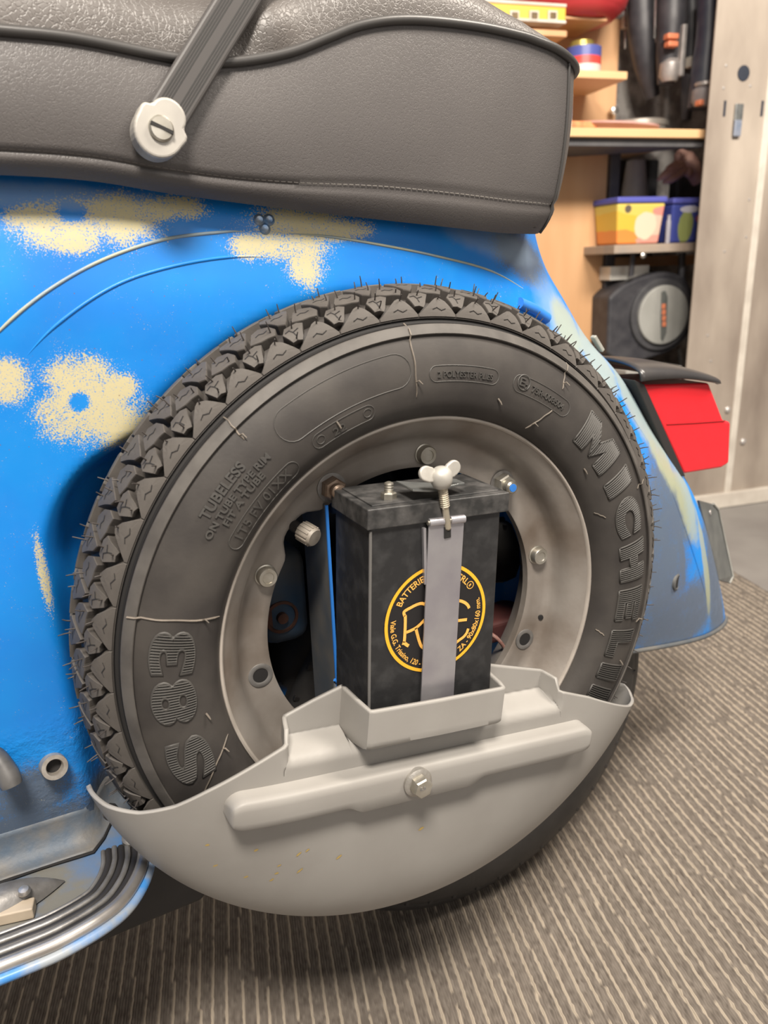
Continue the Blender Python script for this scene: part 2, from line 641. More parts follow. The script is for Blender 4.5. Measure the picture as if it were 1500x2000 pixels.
def bodyY(x, z):
    x = np.asarray(x, float)
    z = np.asarray(z, float)
    xr = cr(z, _ZX, _XR)
    ys = cr(z, _ZY, _YS)
    q = np.clip((x - (xr - LREAR)) / LREAR, 0, 0.9999)
    y = YC - (YC - ys) * np.sqrt(1 - q ** 2.1)
    rr = np.hypot(x, z)
    dep = np.maximum(0.0915 - y, 0) * (1 - sstep(0.188, 0.2215, rr))
    y = y + dep
    # rounded pocket pressed into the panel behind the wheel
    qx, qz = np.abs(x + 0.030) - (0.195 - 0.076), np.abs(z + 0.032) - (0.170 - 0.076)
    sd = np.hypot(np.maximum(qx, 0), np.maximum(qz, 0)) + np.minimum(np.maximum(qx, qz), 0) - 0.076
    y = y + 0.030 * (1 - sstep(-0.016, 0.002, sd))
    y = y + 0.10 * (1 - sstep(0.098, 0.112, rr))
    # soft panel step above the arch line
    return y


def on_body(px, py, lift=0.0):
    d = ray(px, py)
    t = (0.0 - CAM[1]) / d[1]
    best = None
    for k in range(900):
        p = CAM + d * t
        yb = float(bodyY(p[0], p[2]))
        if p[1] >= yb - lift:
            return p
        t += 0.0004
    return p


def body_paint():
    m = principled('worn_blue_paint', (0.02, 0.2, 0.7), 0.42)
    N, L = nt(m)
    b = N['Principled BSDF']
    tc = N.new('ShaderNodeTexCoord')
    geo = N.new('ShaderNodeNewGeometry')
    pos = geo.outputs['Position']

    def noise(scale, detail=6, src=pos, rough=0.6):
        n = N.new('ShaderNodeTexNoise')
        n.inputs['Scale'].default_value = scale
        n.inputs['Detail'].default_value = detail
        n.inputs['Roughness'].default_value = rough
        L.new(src, n.inputs['Vector'])
        return n

    def math_(op, a, bb, clamp=False):
        n = N.new('ShaderNodeMath')
        n.operation = op
        n.use_clamp = clamp
        for i, x in enumerate((a, bb)):
            if isinstance(x, (int, float)):
                n.inputs[i].default_value = x
            else:
                L.new(x, n.inputs[i])
        return n.outputs[0]

    def mrange(v, a, bb, c=0.0, d=1.0):
        n = N.new('ShaderNodeMapRange')
        n.interpolation_type = 'SMOOTHSTEP'
        n.inputs['From Min'].default_value = a
        n.inputs['From Max'].default_value = bb
        n.inputs['To Min'].default_value = c
        n.inputs['To Max'].default_value = d
        L.new(v, n.inputs['Value'])
        return n.outputs['Result']

    def patch(px, py, rx, ry, ang=0.0):
        c = on_body(px, py)
        k = np.linalg.norm(c - CAM) / FPX
        mp = N.new('ShaderNodeMapping')
        mp.vector_type = 'TEXTURE'
        mp.inputs['Location'].default_value = (c[0], c[1], c[2])
        mp.inputs['Rotation'].default_value = (0, R(ang), 0)
        mp.inputs['Scale'].default_value = (rx * k, 10.0, ry * k)
        L.new(pos, mp.inputs['Vector'])
        ln = N.new('ShaderNodeVectorMath')
        ln.operation = 'LENGTH'
        L.new(mp.outputs['Vector'], ln.inputs[0])
        return mrange(ln.outputs['Value'], 1.7, 0.35)

    def union(lst):
        o = None
        for p in lst:
            x = patch(*p)
            o = x if o is None else math_('MAXIMUM', o, x)
        return o

    def mixc(fac, A, B):
        n = N.new('ShaderNodeMix')
        n.data_type = 'RGBA'
        L.new(fac, n.inputs['Factor'])
        for k_, x in (('A', A), ('B', B)):
            if isinstance(x, tuple):
                n.inputs[k_].default_value = (*x, 1)
            else:
                L.new(x, n.inputs[k_])
        return n.outputs['Result']

    n1 = noise(9, 4)
    n2 = noise(55, 8, rough=0.7)
    n3 = noise(1000, 3)
    blue = mixc(mrange(n1.outputs['Fac'], 0.35, 0.65), (0.007, 0.195, 0.66), (0.004, 0.235, 0.70))
    # dull grey-blue overspray and dirt
    dirt = union([(400, 1020, 60, 60), (40, 1620, 160, 45), (60, 1560, 70, 60), (200, 1560, 80, 60),
                  (1290, 1100, 85, 190, -15), (1330, 1210, 150, 70), (1400, 1150, 45, 130, -15), (1310, 980, 55, 110, -22), (1020, 500, 90, 40, 20), (1330, 1080, 14, 90, -10)])
    dsum = math_('ADD', dirt, math_('ADD', math_('MULTIPLY', math_('SUBTRACT', n2.outputs['Fac'], 0.5), 1.2), math_('MULTIPLY', math_('SUBTRACT', n3.outputs['Fac'], 0.5), 1.2)))
    blue = mixc(math_('MULTIPLY', mrange(dsum, 0.15, 0.9), 0.88), blue, (0.105, 0.115, 0.120))
    # pale sheen of light below the seat and at the top rear, painted in
    sheen = union([(960, 470, 130, 30, 15), (1090, 620, 45, 90, -40), (30, 380, 260, 22, 3)])
    blue = mixc(math_('MULTIPLY', mrange(math_('ADD', sheen, math_('MULTIPLY', math_('SUBTRACT', n2.outputs['Fac'], 0.5), 0.7)), 0.2, 1.0), 0.5), blue, (0.30, 0.40, 0.52))
    beige = union([(120, 440, 80, 42), (55, 425, 40, 20), (235, 425, 75, 42), (290, 412, 90, 20), (350, 405, 50, 22), (140, 470, 50, 22),
                   (590, 440, 105, 36, 4), (560, 480, 85, 30), (595, 515, 40, 40), (660, 450, 70, 22), (490, 480, 40, 26),
                   (15, 745, 40, 42), (165, 770, 62, 66), (190, 815, 90, 48), (150, 730, 62, 36), (250, 840, 60, 40), (225, 760, 40, 30), (120, 800, 46, 34),
                   (85, 1120, 10, 70), (1420, 1300, 10, 10)])
    hole = union([(155, 785, 16, 15), (140, 415, 20, 14)])
    bsum = math_('SUBTRACT', math_('ADD', beige, math_('ADD', math_('MULTIPLY', math_('SUBTRACT', n2.outputs['Fac'], 0.5), 1.3), math_('MULTIPLY', math_('SUBTRACT', n3.outputs['Fac'], 0.5), 2.4))), hole)
    col = mixc(mrange(bsum, 0.40, 0.95), blue, (0.56, 0.50, 0.30))
    # rubbed edge at the rear corner: olive primer and grey
    edge = union([(1110, 640, 40, 70, -42), (1165, 700, 42, 85, -38), (1235, 790, 32, 95, -32), (1285, 880, 30, 95, -25), (1340, 980, 34, 85, -22), (1378, 1100, 12, 110, -12)])
    esum = math_('ADD', edge, math_('MULTIPLY', math_('SUBTRACT', n2.outputs['Fac'], 0.5), 0.8))
    col = mixc(math_('MULTIPLY', mrange(esum, 0.3, 0.85), 0.72), col, (0.38, 0.40, 0.24))
    # tiny rust and pale specks
    sp = N.new('ShaderNodeTexVoronoi')
    sp.inputs['Scale'].default_value = 150
    L.new(pos, sp.inputs['Vector'])
    spk = mrange(sp.outputs['Distance'], 0.085, 0.05)
    area_ = patch(60, 620, 330, 420)
    col = mixc(math_('MULTIPLY', math_('MULTIPLY', spk, area_), 0.55), col, (0.16, 0.06, 0.05))
    # shade of the unlit hub well, put into the paint colour
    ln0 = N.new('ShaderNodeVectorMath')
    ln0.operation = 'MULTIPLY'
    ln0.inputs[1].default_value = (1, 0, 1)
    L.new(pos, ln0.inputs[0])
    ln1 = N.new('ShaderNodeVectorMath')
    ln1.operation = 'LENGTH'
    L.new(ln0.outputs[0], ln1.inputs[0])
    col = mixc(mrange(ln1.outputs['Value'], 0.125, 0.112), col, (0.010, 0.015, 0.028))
    L.new(col, b.inputs['Base Color'])
    # rough relief at the lower left weld zone
    bp = N.new('ShaderNodeBump')
    bp.inputs['Distance'].default_value = 0.0016
    weld = union([(70, 1470, 170, 45, -8), (170, 1540, 90, 50)])
    L.new(math_('MULTIPLY', weld, noise(170, 6).outputs['Fac']), bp.inputs['Height'])
    bp.inputs['Strength'].default_value = 0.9
    L.new(bp.outputs['Normal'], b.inputs['Normal'])
    L.new(mrange(n2.outputs['Fac'], 0.3, 0.7, 0.36, 0.55), b.inputs['Roughness'])
    return m


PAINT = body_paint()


def LOWER(x):
    return np.interp(x, [-0.62, 0.0, 0.14, 0.20, 0.27, 0.33, 0.40, 0.46, 0.50], [0, 0, -0.012, -0.019, -0.018, -0.008, 0.005, 0.014, 0.018])


def body_shell():
    zs = np.linspace(0, 1, 120)
    cols = []
    xf = np.arange(-0.62, 0.0, 0.0045)
    v, f = [], []
    nrow = len(zs)
    a = np.linspace(0, PI / 2, 60)
    n_front = 190
    for tz in zs:
        z = -0.156 + tz * 0.50
        xr = float(cr(z, _ZX, _XR))
        xs_ = np.linspace(-0.62, xr - LREAR, n_front)
        xq = xr - LREAR + LREAR * np.sin(a[1:])
        xs_ = np.concatenate([xs_, xq])
        ys_ = bodyY(xs_, np.full_like(xs_, z))
        ys_[-1] = YC
        zz = z - LOWER(xs_) * (1 - tz) ** 3
        row = list(zip(xs_, ys_, zz))
        # far side (mirror, without the wheel recess)
        far = [(x, 2 * YC * 1.0 - float(YC - (YC - cr(z, _ZY, _YS)) * math.sqrt(max(0, 1 - min(1, max(0, (x - (xr - LREAR)) / LREAR)) ** 2.1)))) for x in xs_[-2:0:-6]]
        far = [(x, y, z - float(LOWER(x)) * (1 - tz) ** 3) for x, y in far]
        row += far
        for x, y, z_ in row:
            v.append((x, y, z_))
        m_ = len(row)
    for i in range(nrow - 1):
        for k in range(m_ - 1):
            f.append((i * m_ + k, i * m_ + k + 1, (i + 1) * m_ + k + 1, (i + 1) * m_ + k))
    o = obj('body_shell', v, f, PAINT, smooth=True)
    s = o.modifiers.new('solid', 'SOLIDIFY')
    s.thickness = 0.0018
    s.offset = -1
    return adopt(o)


body = body_shell()


def along_body(name, px, r_, m, lift=0.0, n=50, taper=True):
    P = smooth_line([on_body(*q) for q in px], n)
    P = [np.array([p[0], float(bodyY(p[0], p[2])) - lift, p[2]]) for p in P]
    rad = [r_ * min(1, 0.15 + 4 * min(i, len(P) - 1 - i) / len(P)) for i in range(len(P))] if taper else r_
    return adopt(tube(name, P, rad, m, n=8))


EDGEY = mat('rubbed_edge', (0.42, 0.41, 0.26), (0.20, 0.30, 0.42), 30, 0.5)
along_body('panel_bead', [(-60, 720), (0, 645), (90, 570), (200, 508), (320, 468), (440, 453), (478, 453)], 0.0011, EDGEY, -0.0002)
along_body('panel_bead', [(545, 455), (640, 462), (740, 478), (850, 500), (960, 530), (1040, 575)], 0.0010, EDGEY, -0.0003)
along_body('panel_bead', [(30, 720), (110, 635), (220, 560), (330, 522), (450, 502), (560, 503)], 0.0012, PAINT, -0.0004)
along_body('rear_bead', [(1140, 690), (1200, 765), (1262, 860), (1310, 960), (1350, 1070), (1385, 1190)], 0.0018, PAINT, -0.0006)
# lower lip of the rear mudguard
lip = [(x, float(bodyY(x, -0.155)) - 0.001, -0.1555 - float(LOWER(x))) for x in np.linspace(0.10, 0.478, 40)]
adopt(tube('lower_lip', lip, 0.0024, BRACK))
# weld blobs
WELD = mat('weld_blue', (0.10, 0.22, 0.42), (0.30, 0.34, 0.38), 200, 0.25, 0.4)
for px, py in ((506, 430), (525, 430), (517, 447)):
    p = on_body(px, py)
    adopt(rev('weld_blob', [(0.0038, -0.001), (0.0036, 0.0008), (0.0024, 0.0018), (0.0022, 0.0012), (0.0006, 0.001)], p, (0, -1, 0.2), WELD, n=14))
# blue clip at the arch and small tab on the shoulder
ex = on_body(1040, 607)
ex2 = on_body(1012, 592)
ex3 = on_body(1066, 622)
adopt(tube('arch_clip', [ex2 + [0, -0.001, 0.0], ex + [0, -0.001, 0.0012], ex3 + [0, -0.001, 0]], 0.0046, EDGEB, n=12))
tb = on_body(1160, 655)
adopt(obj('shoulder_tab', *box_vf(atY(1167, 671, 0.135), (0.009, 0.003, 0.0018), np.array([[0.62, 0, -0.78], [0, 1, 0], [0.78, 0, 0.62]])), mat('tab_grey', (0.35, 0.36, 0.33), (0.28, 0.28, 0.25), 50, 0.5), bevel=0.001))
# drain hole at the rear corner
p = on_body(1322, 1137)
hz = adopt(rev('drain_hole', [(0.0085, -0.002), (0.0085, 0.0006), (0.0070, 0.0012), (0.0058, 0.0004)], p, (0.42, -0.90, 0), BRACK, n=20))
hd = rev('hole_core', [(0.0060, -0.001), (0.0060, 0.0007)], p, (0.42, -0.90, 0), GROOVE, hz, n=16)
hd.matrix_parent_inverse = Matrix.Identity(4)
# drain tube stub at the lower left
p = on_body(103, 1491)
tbm = mat('tube_steel', (0.45, 0.42, 0.38), (0.3, 0.26, 0.22), 120, 0.45, 0.5)
tb = adopt(rev('drain_tube', [(0.0085, -0.012), (0.0085, 0.006), (0.0082, 0.0072), (0.0056, 0.0072), (0.0050, 0.006), (0.0050, -0.010)], p + [0, -0.002, 0], (0.15, -0.95, 0.28), tbm, n=28, cap=False))
rev('tube_core', [(0.0051, -0.004), (0.0051, 0.0)], p + [0, -0.002, 0], (0.15, -0.95, 0.28), GROOVE, tb, n=20)
# peg at the picture's left edge
pg = mat('peg_grey', (0.16, 0.155, 0.15), (0.09, 0.09, 0.09), 70, 0.45, 0.3)
q = on_body(0, 1490)
adopt(tube('pedal_peg', smooth_line([q + [-0.010, 0.006, 0.010], q + [-0.002, -0.004, 0.008], q + [0.003, -0.010, 0.000], q + [0.005, -0.014, -0.010]], 14), [0.0062] * 4 + [0.0066] * 5 + [0.007] * 3 + [0.0065, 0.0045, 0.002], pg, n=14))

# ---- things inside the hub well
PLG = mat('tank_blue_grey', (0.02, 0.055, 0.11), (0.075, 0.07, 0.06), 18, 0.55)
a0 = atY(500, 1090, 0.075)
a1 = atY(612, 1250, 0.075)
tk = adopt(obj('inner_tank', *box_vf(((a0[0] + a1[0]) / 2, 0.115, (a0[2] + a1[2]) / 2), ((a1[0] - a0[0]) / 2, 0.04, (a0[2] - a1[2]) / 2)), PLG, bevel=0.012, smooth=True))
pp = atY(550, 1205, 0.075)
rev('drain_plug', [(0.0125, -0.002), (0.0125, 0.001), (0.0105, 0.0015), (0.0100, -0.001), (0.004, -0.001), (0.004, 0.004), (0.001, 0.004)], pp, (0, -1, 0), RUST, tk, n=24)
# blue bracket left of the battery
e0, e1 = atY(651, 985, 0.020), atY(650, 1400, 0.020)
bx = (e0[0] + e1[0]) / 2
br = adopt(obj('battery_bracket', *box_vf((bx, 0.043, (e0[2] + e1[2]) / 2 - 0.012), (0.0008, 0.022, (e0[2] - e1[2]) / 2 + 0.012)), BRACK, bevel=0.0003))
obj('bracket_edge', *box_vf((bx, 0.0203, (e0[2] + e1[2]) / 2 - 0.012), (0.0009, 0.0008, (e0[2] - e1[2]) / 2 + 0.012)), EDGEB, br)
fl_ = [atY(653, 1327, 0.02), atY(668, 1340, 0.02), atY(684, 1350, 0.02), atY(694, 1368, 0.02), atY(653, 1410, 0.02)]
vv, ff = prism_vf([(p[0], p[2]) for p in fl_], lambda x, z: (x, 0.02, z), lambda x, z: (x, 0.022, z))
obj('bracket_foot', vv, ff, mat('foot_blue', (0.10, 0.16, 0.24), (0.15, 0.16, 0.17), 40, 0.5), br)
tube('foot_edge', [p + [0, -0.0005, 0] for p in fl_[:4]], 0.0012, EDGEB, br)
tp = atY(662, 985, 0.035)
obj('bracket_head', *box_vf((tp[0], 0.05, tp[2]), (0.005, 0.014, 0.007)), mat('head_blue', (0.03, 0.12, 0.38), (0.05, 0.10, 0.25), 40, 0.5), br, bevel=0.002)
# reddish frame piece and wire on the right of the battery
rp_ = atY(985, 1225, 0.085)
adopt(obj('frame_cross_piece', *box_vf((rp_[0] + 0.02, 0.11, rp_[2] - 0.004), (0.045, 0.025, 0.010)), mat('red_primer', (0.10, 0.03, 0.025), (0.06, 0.02, 0.02), 30, 0.6), bevel=0.004))
adopt(tube('wire', smooth_line([atY(955, 1235, 0.05), atY(972, 1248, 0.045), atY(985, 1266, 0.045), atY(990, 1290, 0.05)], 16), 0.0016, mat('wire_pink', (0.5, 0.35, 0.3), (0.3, 0.1, 0.08), 150, 0.5)))
for o in (tk, br):
    for ch in o.children:
        ch.matrix_parent_inverse = Matrix.Identity(4)

# ---- footboard
FZ = -0.147
outer = [(292, 1640), (294, 1672), (282, 1715), (250, 1765), (200, 1806), (120, 1852), (50, 1882), (0, 1902), (-120, 1950), (-420, 2060)]
OUT = smooth_line([atZ(px, py, FZ) for px, py in outer], 60)
nrm = []
for i in range(len(OUT)):
    d = OUT[min(i + 1, len(OUT) - 1)] - OUT[max(i - 1, 0)]
    n_ = np.array([d[1], -d[0], 0])
    n_ /= np.linalg.norm(n_)
    nrm.append(-n_)
nrm = np.array(nrm)
cent = np.array([-0.3, 0.06, FZ])
if ((cent - OUT[20]) @ nrm[20]) < 0:
    nrm = -nrm
inn = [p for p in OUT]
poly = [tuple(p) for p in OUT] + [(-0.62, OUT[-1][1], FZ), (-0.62, 0.13, FZ), (-0.17, 0.13, FZ)]
v = [(p[0], p[1], FZ - 0.0015) for p in poly] + [(p[0], p[1], FZ - 0.006) for p in poly]
n = len(poly)
f = [tuple(range(n)), tuple(range(2 * n - 1, n - 1, -1))] + [(i, i + n, (i + 1) % n + n, (i + 1) % n) for i in range(n)]
FBM = mat('footboard_paint', (0.05, 0.17, 0.40), (0.17, 0.165, 0.145), 16, 0.45, bump=0.2, bscale=240, lo=0.34, hi=0.54, detail=9)
fb = adopt(fix(obj('footboard', v, f, FBM)))
tube('edge_lip', [p + np.array([0, 0, -0.004]) for p in OUT], 0.0032, mat('lip_blue', (0.05, 0.22, 0.55), (0.30, 0.33, 0.36), 60, 0.4), fb)
for k, (off_, rad, mm, nm, dz) in enumerate(((0.0045, 0.0042, ALU, 'aluminium_bead', 0.001), (0.0105, 0.0026, BLACKR, 'rubber_strip', -0.0004), (0.0150, 0.0020, ALUD, 'trim_rib', 0.001),
                                             (0.0192, 0.0026, BLACKR, 'rubber_strip', -0.0004), (0.0235, 0.0019, ALUD, 'trim_rib', 0.001), (0.0275, 0.0024, BLACKR, 'rubber_strip', -0.0004), (0.031, 0.0016, ALUD, 'trim_rib', 0.0))):
    tube(nm, [p + q_ * off_ + np.array([0, 0, dz]) for p, q_ in zip(OUT, nrm)], rad, mm, fb, n=10)
p = atZ(255, 1637, FZ + 0.004)
rev('end_rivet', [(0.006, -0.003), (0.006, 0.001), (0.004, 0.003), (0.001, 0.0035)], p, (0, -0.3, 1), ALUD, fb, n=16)
# seam between body and footboard: a raised flange
J0, J1 = on_body(-150, 1672), on_body(250, 1598)
jm = mat('joint_grey', (0.07, 0.10, 0.14), (0.15, 0.14, 0.125), 40, 0.55, bump=0.35, bscale=260)
v, f = [], []
XJ = np.linspace(-0.61, -0.12, 60)
for x in XJ:
    yb0 = float(bodyY(x, FZ + 0.024))
    for k in range(11):
        t = k / 10
        v.append((x, yb0 + 0.0008 - 0.0012 * t - 0.017 * (1 - math.cos(t * PI / 2)), FZ + 0.024 - 0.0235 * math.sin(t * PI / 2) ** 0.9))
for i in range(len(XJ) - 1):
    for k in range(10):
        f.append((i * 11 + k, i * 11 + 11 + k, i * 11 + 12 + k, i * 11 + 1 + k))
obj('joint_fillet', v, f, jm, fb, smooth=True, solid=0.0014)
tube('joint_crack', [np.array([x, float(bodyY(x, FZ + 0.024)) - 0.0178 + 0.0006 * math.sin(x * 90), FZ + 0.0002]) for x in XJ], 0.0011, GROOVE, fb, n=6)
# cast rail end and pale runner
ce = atZ(45, 1745, FZ + 0.004)
bmv, bmf = [], []
nseg, nring = 20, 8
dirv = np.array([math.cos(R(8)), math.sin(R(8)), 0])
perp = np.array([-dirv[1], dirv[0], 0])
for i in range(nseg + 1):
    t = i / nseg
    wd = 0.0135 * (1 - max(0, (t - 0.55) / 0.45) ** 2) + 0.0004
    ht = 0.0150 * (1 - max(0, (t - 0.6) / 0.4) ** 2.2) + 0.0002
    for j in range(nring + 1):
        th = PI * j / nring
        bmv.append(ce + dirv * (-0.075 + t * 0.10) + perp * wd * math.cos(th) + np.array([0, 0, 1]) * (ht * math.sin(th) - 0.004))
for i in range(nseg):
    for j in range(nring):
        a_ = i * (nring + 1) + j
        bmf.append((a_, a_ + 1, a_ + nring + 2, a_ + nring + 1))
re_ = obj('rail_end', bmv, bmf, ALUD, fb, smooth=True)
rev('rail_rivet', [(0.0040, -0.004), (0.0040, -0.003), (0.003, -0.0015), (0.0008, -0.001)], atZ(45, 1733, FZ + 0.0165), (0, -0.15, 1), ALU, fb, n=16)
q0, q1 = atZ(66, 1765, FZ + 0.006), atZ(-150, 1812, FZ + 0.006)
dd = (q1 - q0) / np.linalg.norm(q1 - q0)
obj('floor_runner', *box_vf((q0 + q1) / 2 + [0, 0, -0.003], (np.linalg.norm(q1 - q0) / 2, 0.0052, 0.004), np.array([dd, [-dd[1], dd[0], 0], [0, 0, 1]])), mat('bone_rubber', (0.50, 0.42, 0.32), (0.40, 0.33, 0.25), 40, 0.6), fb, bevel=0.001)
for ch in fb.children:
    ch.matrix_parent_inverse = Matrix.Identity(4)

# ---- seat (dual seat with step)
YS0, YS1 = 0.052, 0.30
pip_px = [(-420, 40), (-200, 45), (0, 62), (150, 78), (340, 116), (450, 124), (560, 106), (640, 76), (700, 53), (770, 42), (850, 44), (950, 57), (1050, 80)]
hem_px = [(-420, 345), (-200, 340), (0, 342), (180, 354), (350, 381), (600, 413), (850, 441), (980, 454), (1050, 456)]
PIP = smooth_line([atY(px, py, YS0) for px, py in pip_px], 90)
HEM = smooth_line([atY(px, py, YS0 + 0.006) for px, py in hem_px], 90)
XE, RC = 0.178, 0.050


def zt(x):
    return np.interp(x, PIP[:, 0], PIP[:, 2])


def zh(x):
    return np.interp(x, HEM[:, 0], HEM[:, 2])


plan = []     # (x, y, outward normal x, y)
for x in np.arange(-0.62, XE - RC, 0.004):
    plan.append((x, YS0, 0, -1))
for a_ in np.linspace(0, PI / 2, 14):
    plan.append((XE - RC + RC * math.sin(a_), YS0 + RC - RC * math.cos(a_), math.sin(a_), -math.cos(a_)))
for y in np.arange(YS0 + RC + 0.006, YS1 - RC, 0.008):
    plan.append((XE, y, 1, 0))
for a_ in np.linspace(0, PI / 2, 14):
    plan.append((XE - RC + RC * math.cos(a_), YS1 - RC + RC * math.sin(a_), math.cos(a_), math.sin(a_)))
for x in np.arange(XE - RC - 0.01, -0.62, -0.02):
    plan.append((x, YS1, 0, 1))
ztr, zhr = float(zt(XE - RC)), float(zh(XE - RC))
NT = 30
v, f = [], []
NPL = len(plan)
rear_drop = lambda x: sstep(XE - 0.07, XE, x) * 0.0115


def seat_z(x, t):
    top = zt(min(x, XE - RC)) - rear_drop(x)
    bot = zh(min(x, XE - RC)) + sstep(XE - 0.04, XE, x) * 0.004
    return bot + (top - bot) * t


def seat_off(t, x):
    bulge = 0.0045 * math.sin(PI * t)
    hem = -0.006 * (1 - t / 0.16) ** 2 if t < 0.16 else 0
    crease = -0.0022 * math.exp(-((t - 0.16) / 0.02) ** 2)
    taper = -0.014 * (1 - t) * sstep(XE - 0.12, XE, x)
    return bulge + hem + crease + taper


for i, (x, y, nx, ny) in enumerate(plan):
    for k in range(NT + 1):
        t = k / NT
        o_ = seat_off(t, x)
        v.append((x + nx * o_, y + ny * o_, float(seat_z(x, t))))
for i in range(NPL - 1):
    for k in range(NT):
        a_ = i * (NT + 1) + k
        f.append((a_, a_ + NT + 1, a_ + NT + 2, a_ + 1))
# underside
v += [(x + nx * (seat_off(0, x) - 0.010), y + ny * (seat_off(0, x) - 0.010), float(seat_z(x, 0)) + 0.004) for x, y, nx, ny in plan]
k0 = NPL * (NT + 1)
for i in range(NPL - 1):
    f.append((i * (NT + 1), k0 + i, k0 + i + 1, (i + 1) * (NT + 1)))
seat = adopt(obj('seat', v, f, SEATM, smooth=True, auto=60))
seat['label'] = 'black vinyl seat with raised passenger end'
# underside plate
un = [(x - nx * 0.012, y - ny * 0.012, float(seat_z(x, 0)) + 0.004) for x, y, nx, ny in plan]
hn = len([1 for q in plan if q[3] <= 0 or q[2] > 0])
sub_v, sub_f = [], []
xs_ = np.linspace(-0.62, XE - 0.045, 60)
for x in xs_:
    sub_v += [(x, YS0 + 0.012, float(seat_z(x, 0)) + 0.004), (x, YS1 - 0.012, float(seat_z(x, 0)) + 0.004)]
for i in range(len(xs_) - 1):
    sub_f.append((2 * i, 2 * i + 2, 2 * i + 3, 2 * i + 1))
obj('seat_pan', sub_v, sub_f, BLACKR, seat)
# cushion top
v, f = [], []
XS = np.concatenate([np.arange(-0.62, XE - 0.03, 0.004), XE - 0.03 * (1 - np.sin(np.linspace(0, PI / 2, 14)))])
NV = 34
for x in XS:
    e = max(0.0, (x - (XE - RC)) / RC)
    ins = RC - RC * math.sqrt(max(0.0, 1 - min(1, e) ** 2))
    y0, y1 = YS0 + ins, YS1 - ins
    hgt = 0.060 * (1 - sstep(XE - 0.17, XE, x)) + 0.010 * (1 - sstep(XE - 0.02, XE, x))
    for k in range(NV + 1):
        s_ = 0.5 - 0.5 * math.cos(PI * k / NV)
        prof = 1 - abs(2 * s_ - 1) ** 3.0
        wr = 0.006 * math.exp(-((x + 0.062) / 0.012) ** 2) * math.exp(-((s_ - 0.05) / 0.05) ** 2) - 0.004 * math.exp(-((x + 0.085) / 0.010) ** 2) * math.exp(-((s_ - 0.05) / 0.05) ** 2)
        pull = -0.012 * math.sin(PI * min(1, s_ * 6)) if s_ < 1 / 6 else 0
        z_ = float(seat_z(x, 1)) + hgt * prof
        v.append((x, y0 + (y1 - y0) * s_ + pull - wr, z_))
for i in range(len(XS) - 1):
    for k in range(NV):
        a_ = i * (NV + 1) + k
        f.append((a_, a_ + NV + 1, a_ + NV + 2, a_ + 1))
obj('cushion_top', v, f, SEATT, seat, smooth=True)
PL = [np.array([x + nx * (seat_off(1, x) + 0.0012), y + ny * (seat_off(1, x) + 0.0012), float(seat_z(x, 1)) + 0.0005]) for x, y, nx, ny in plan if not (nx == 0 and ny == 1)]
tube('piping', PL, 0.0028, PIPE, seat, n=10)
ic = next(i for i, q_ in enumerate(plan) if q_[2] > 0.36)
x, y, nx, ny = plan[ic]
tube('corner_seam', [np.array([x + nx * (seat_off(t, x) + 0.0004), y + ny * (seat_off(t, x) + 0.0004), float(seat_z(x, t))]) for t in np.linspace(0.0, 0.98, 24)], 0.0013, PIPE, seat, n=8)
# stitches along the hem
mb = MB()
for i in range(0, len(plan)):
    x, y, nx, ny = plan[i]
    if nx > 0.9 or x < -0.33:
        continue
    t = 0.165
    p = np.array([x + nx * (seat_off(t, x) + 0.0008), y + ny * (seat_off(t, x) + 0.0008), float(seat_z(x, t)) + 0.0012])
    x2, y2, nx2, ny2 = plan[i + 1]
    p2_ = np.array([x2 + nx2 * (seat_off(t, x2) + 0.0008), y2 + ny2 * (seat_off(t, x2) + 0.0008), float(seat_z(x2, t)) + 0.0012])
    d = p2_ - p
    mb.add(*tube_vf([p + d * 0.12, p + d * 0.82], 0.00042, 5))
so = mb.build('stitching', THREAD, seat)
so['kind'] = 'stuff'
for ch in seat.children:
    ch.matrix_parent_inverse = Matrix.Identity(4)

# ---- grab strap with its end cap
SY = 0.041
s0_, s1_ = atY(322, 232, SY), atY(520, -90, SY + 0.012)
sd = (s1_ - s0_) / np.linalg.norm(s1_ - s0_)
sn = np.array([0, -1, 0]) - sd * (np.array([0, -1, 0]) @ sd)
sn /= np.linalg.norm(sn)
sw = np.cross(sd, sn)
L_ = np.linalg.norm(s1_ - s0_)
AX = np.array([sw, sd, sn])
strap = adopt(obj('grab_strap', *box_vf((s0_ + s1_) / 2, (0.0105, L_ / 2, 0.0030), AX), STRAPM, bevel=0.002))
strap['label'] = 'ribbed black grab strap'
for k in list(range(-5, -1)) + list(range(2, 6)):
    obj('strap_groove', *box_vf((s0_ + s1_) / 2 + sw * (k * 0.00135) + sn * 0.0030, (0.00035, L_ / 2, 0.00025), AX), STRAPD, strap)
cc = atY(313, 252, SY - 0.004)
cap2 = [(math.cos(t) * 0.0165, math.sin(t) * 0.0165 - 0.002) for t in np.linspace(PI, 2 * PI, 18)] + [(0.0172, 0.003), (0.0165, 0.006), (0.0135, 0.0075)] + \
       [(math.cos(t) * 0.0120, 0.0085 + math.sin(t) * 0.0105) for t in np.linspace(0, PI, 14)] + [(-0.0135, 0.0075), (-0.0165, 0.006), (-0.0172, 0.003)]
cap2 = [(a_ * 0.80, b_ * 0.86) for a_, b_ in cap2]
v, f = prism_vf(cap2, lambda a_, b_: cc + sw * a_ + sd * b_ + sn * 0.0035, lambda a_, b_: cc + sw * a_ + sd * b_ - sn * 0.008)
capo = adopt(fix(obj('strap_cap', v, f, CAPM, bevel=0.002)), SC)
capo['label'] = 'light grey strap end cap'
pts = [cc + sw * 0.0 + sd * -0.001]
rev('slotted_screw', [(0.0066, -0.001), (0.0066, 0.0012), (0.0056, 0.0022), (0.001, 0.0026)], cc + sn * 0.0035 + sd * -0.001, sn, ZINC, capo, n=26)
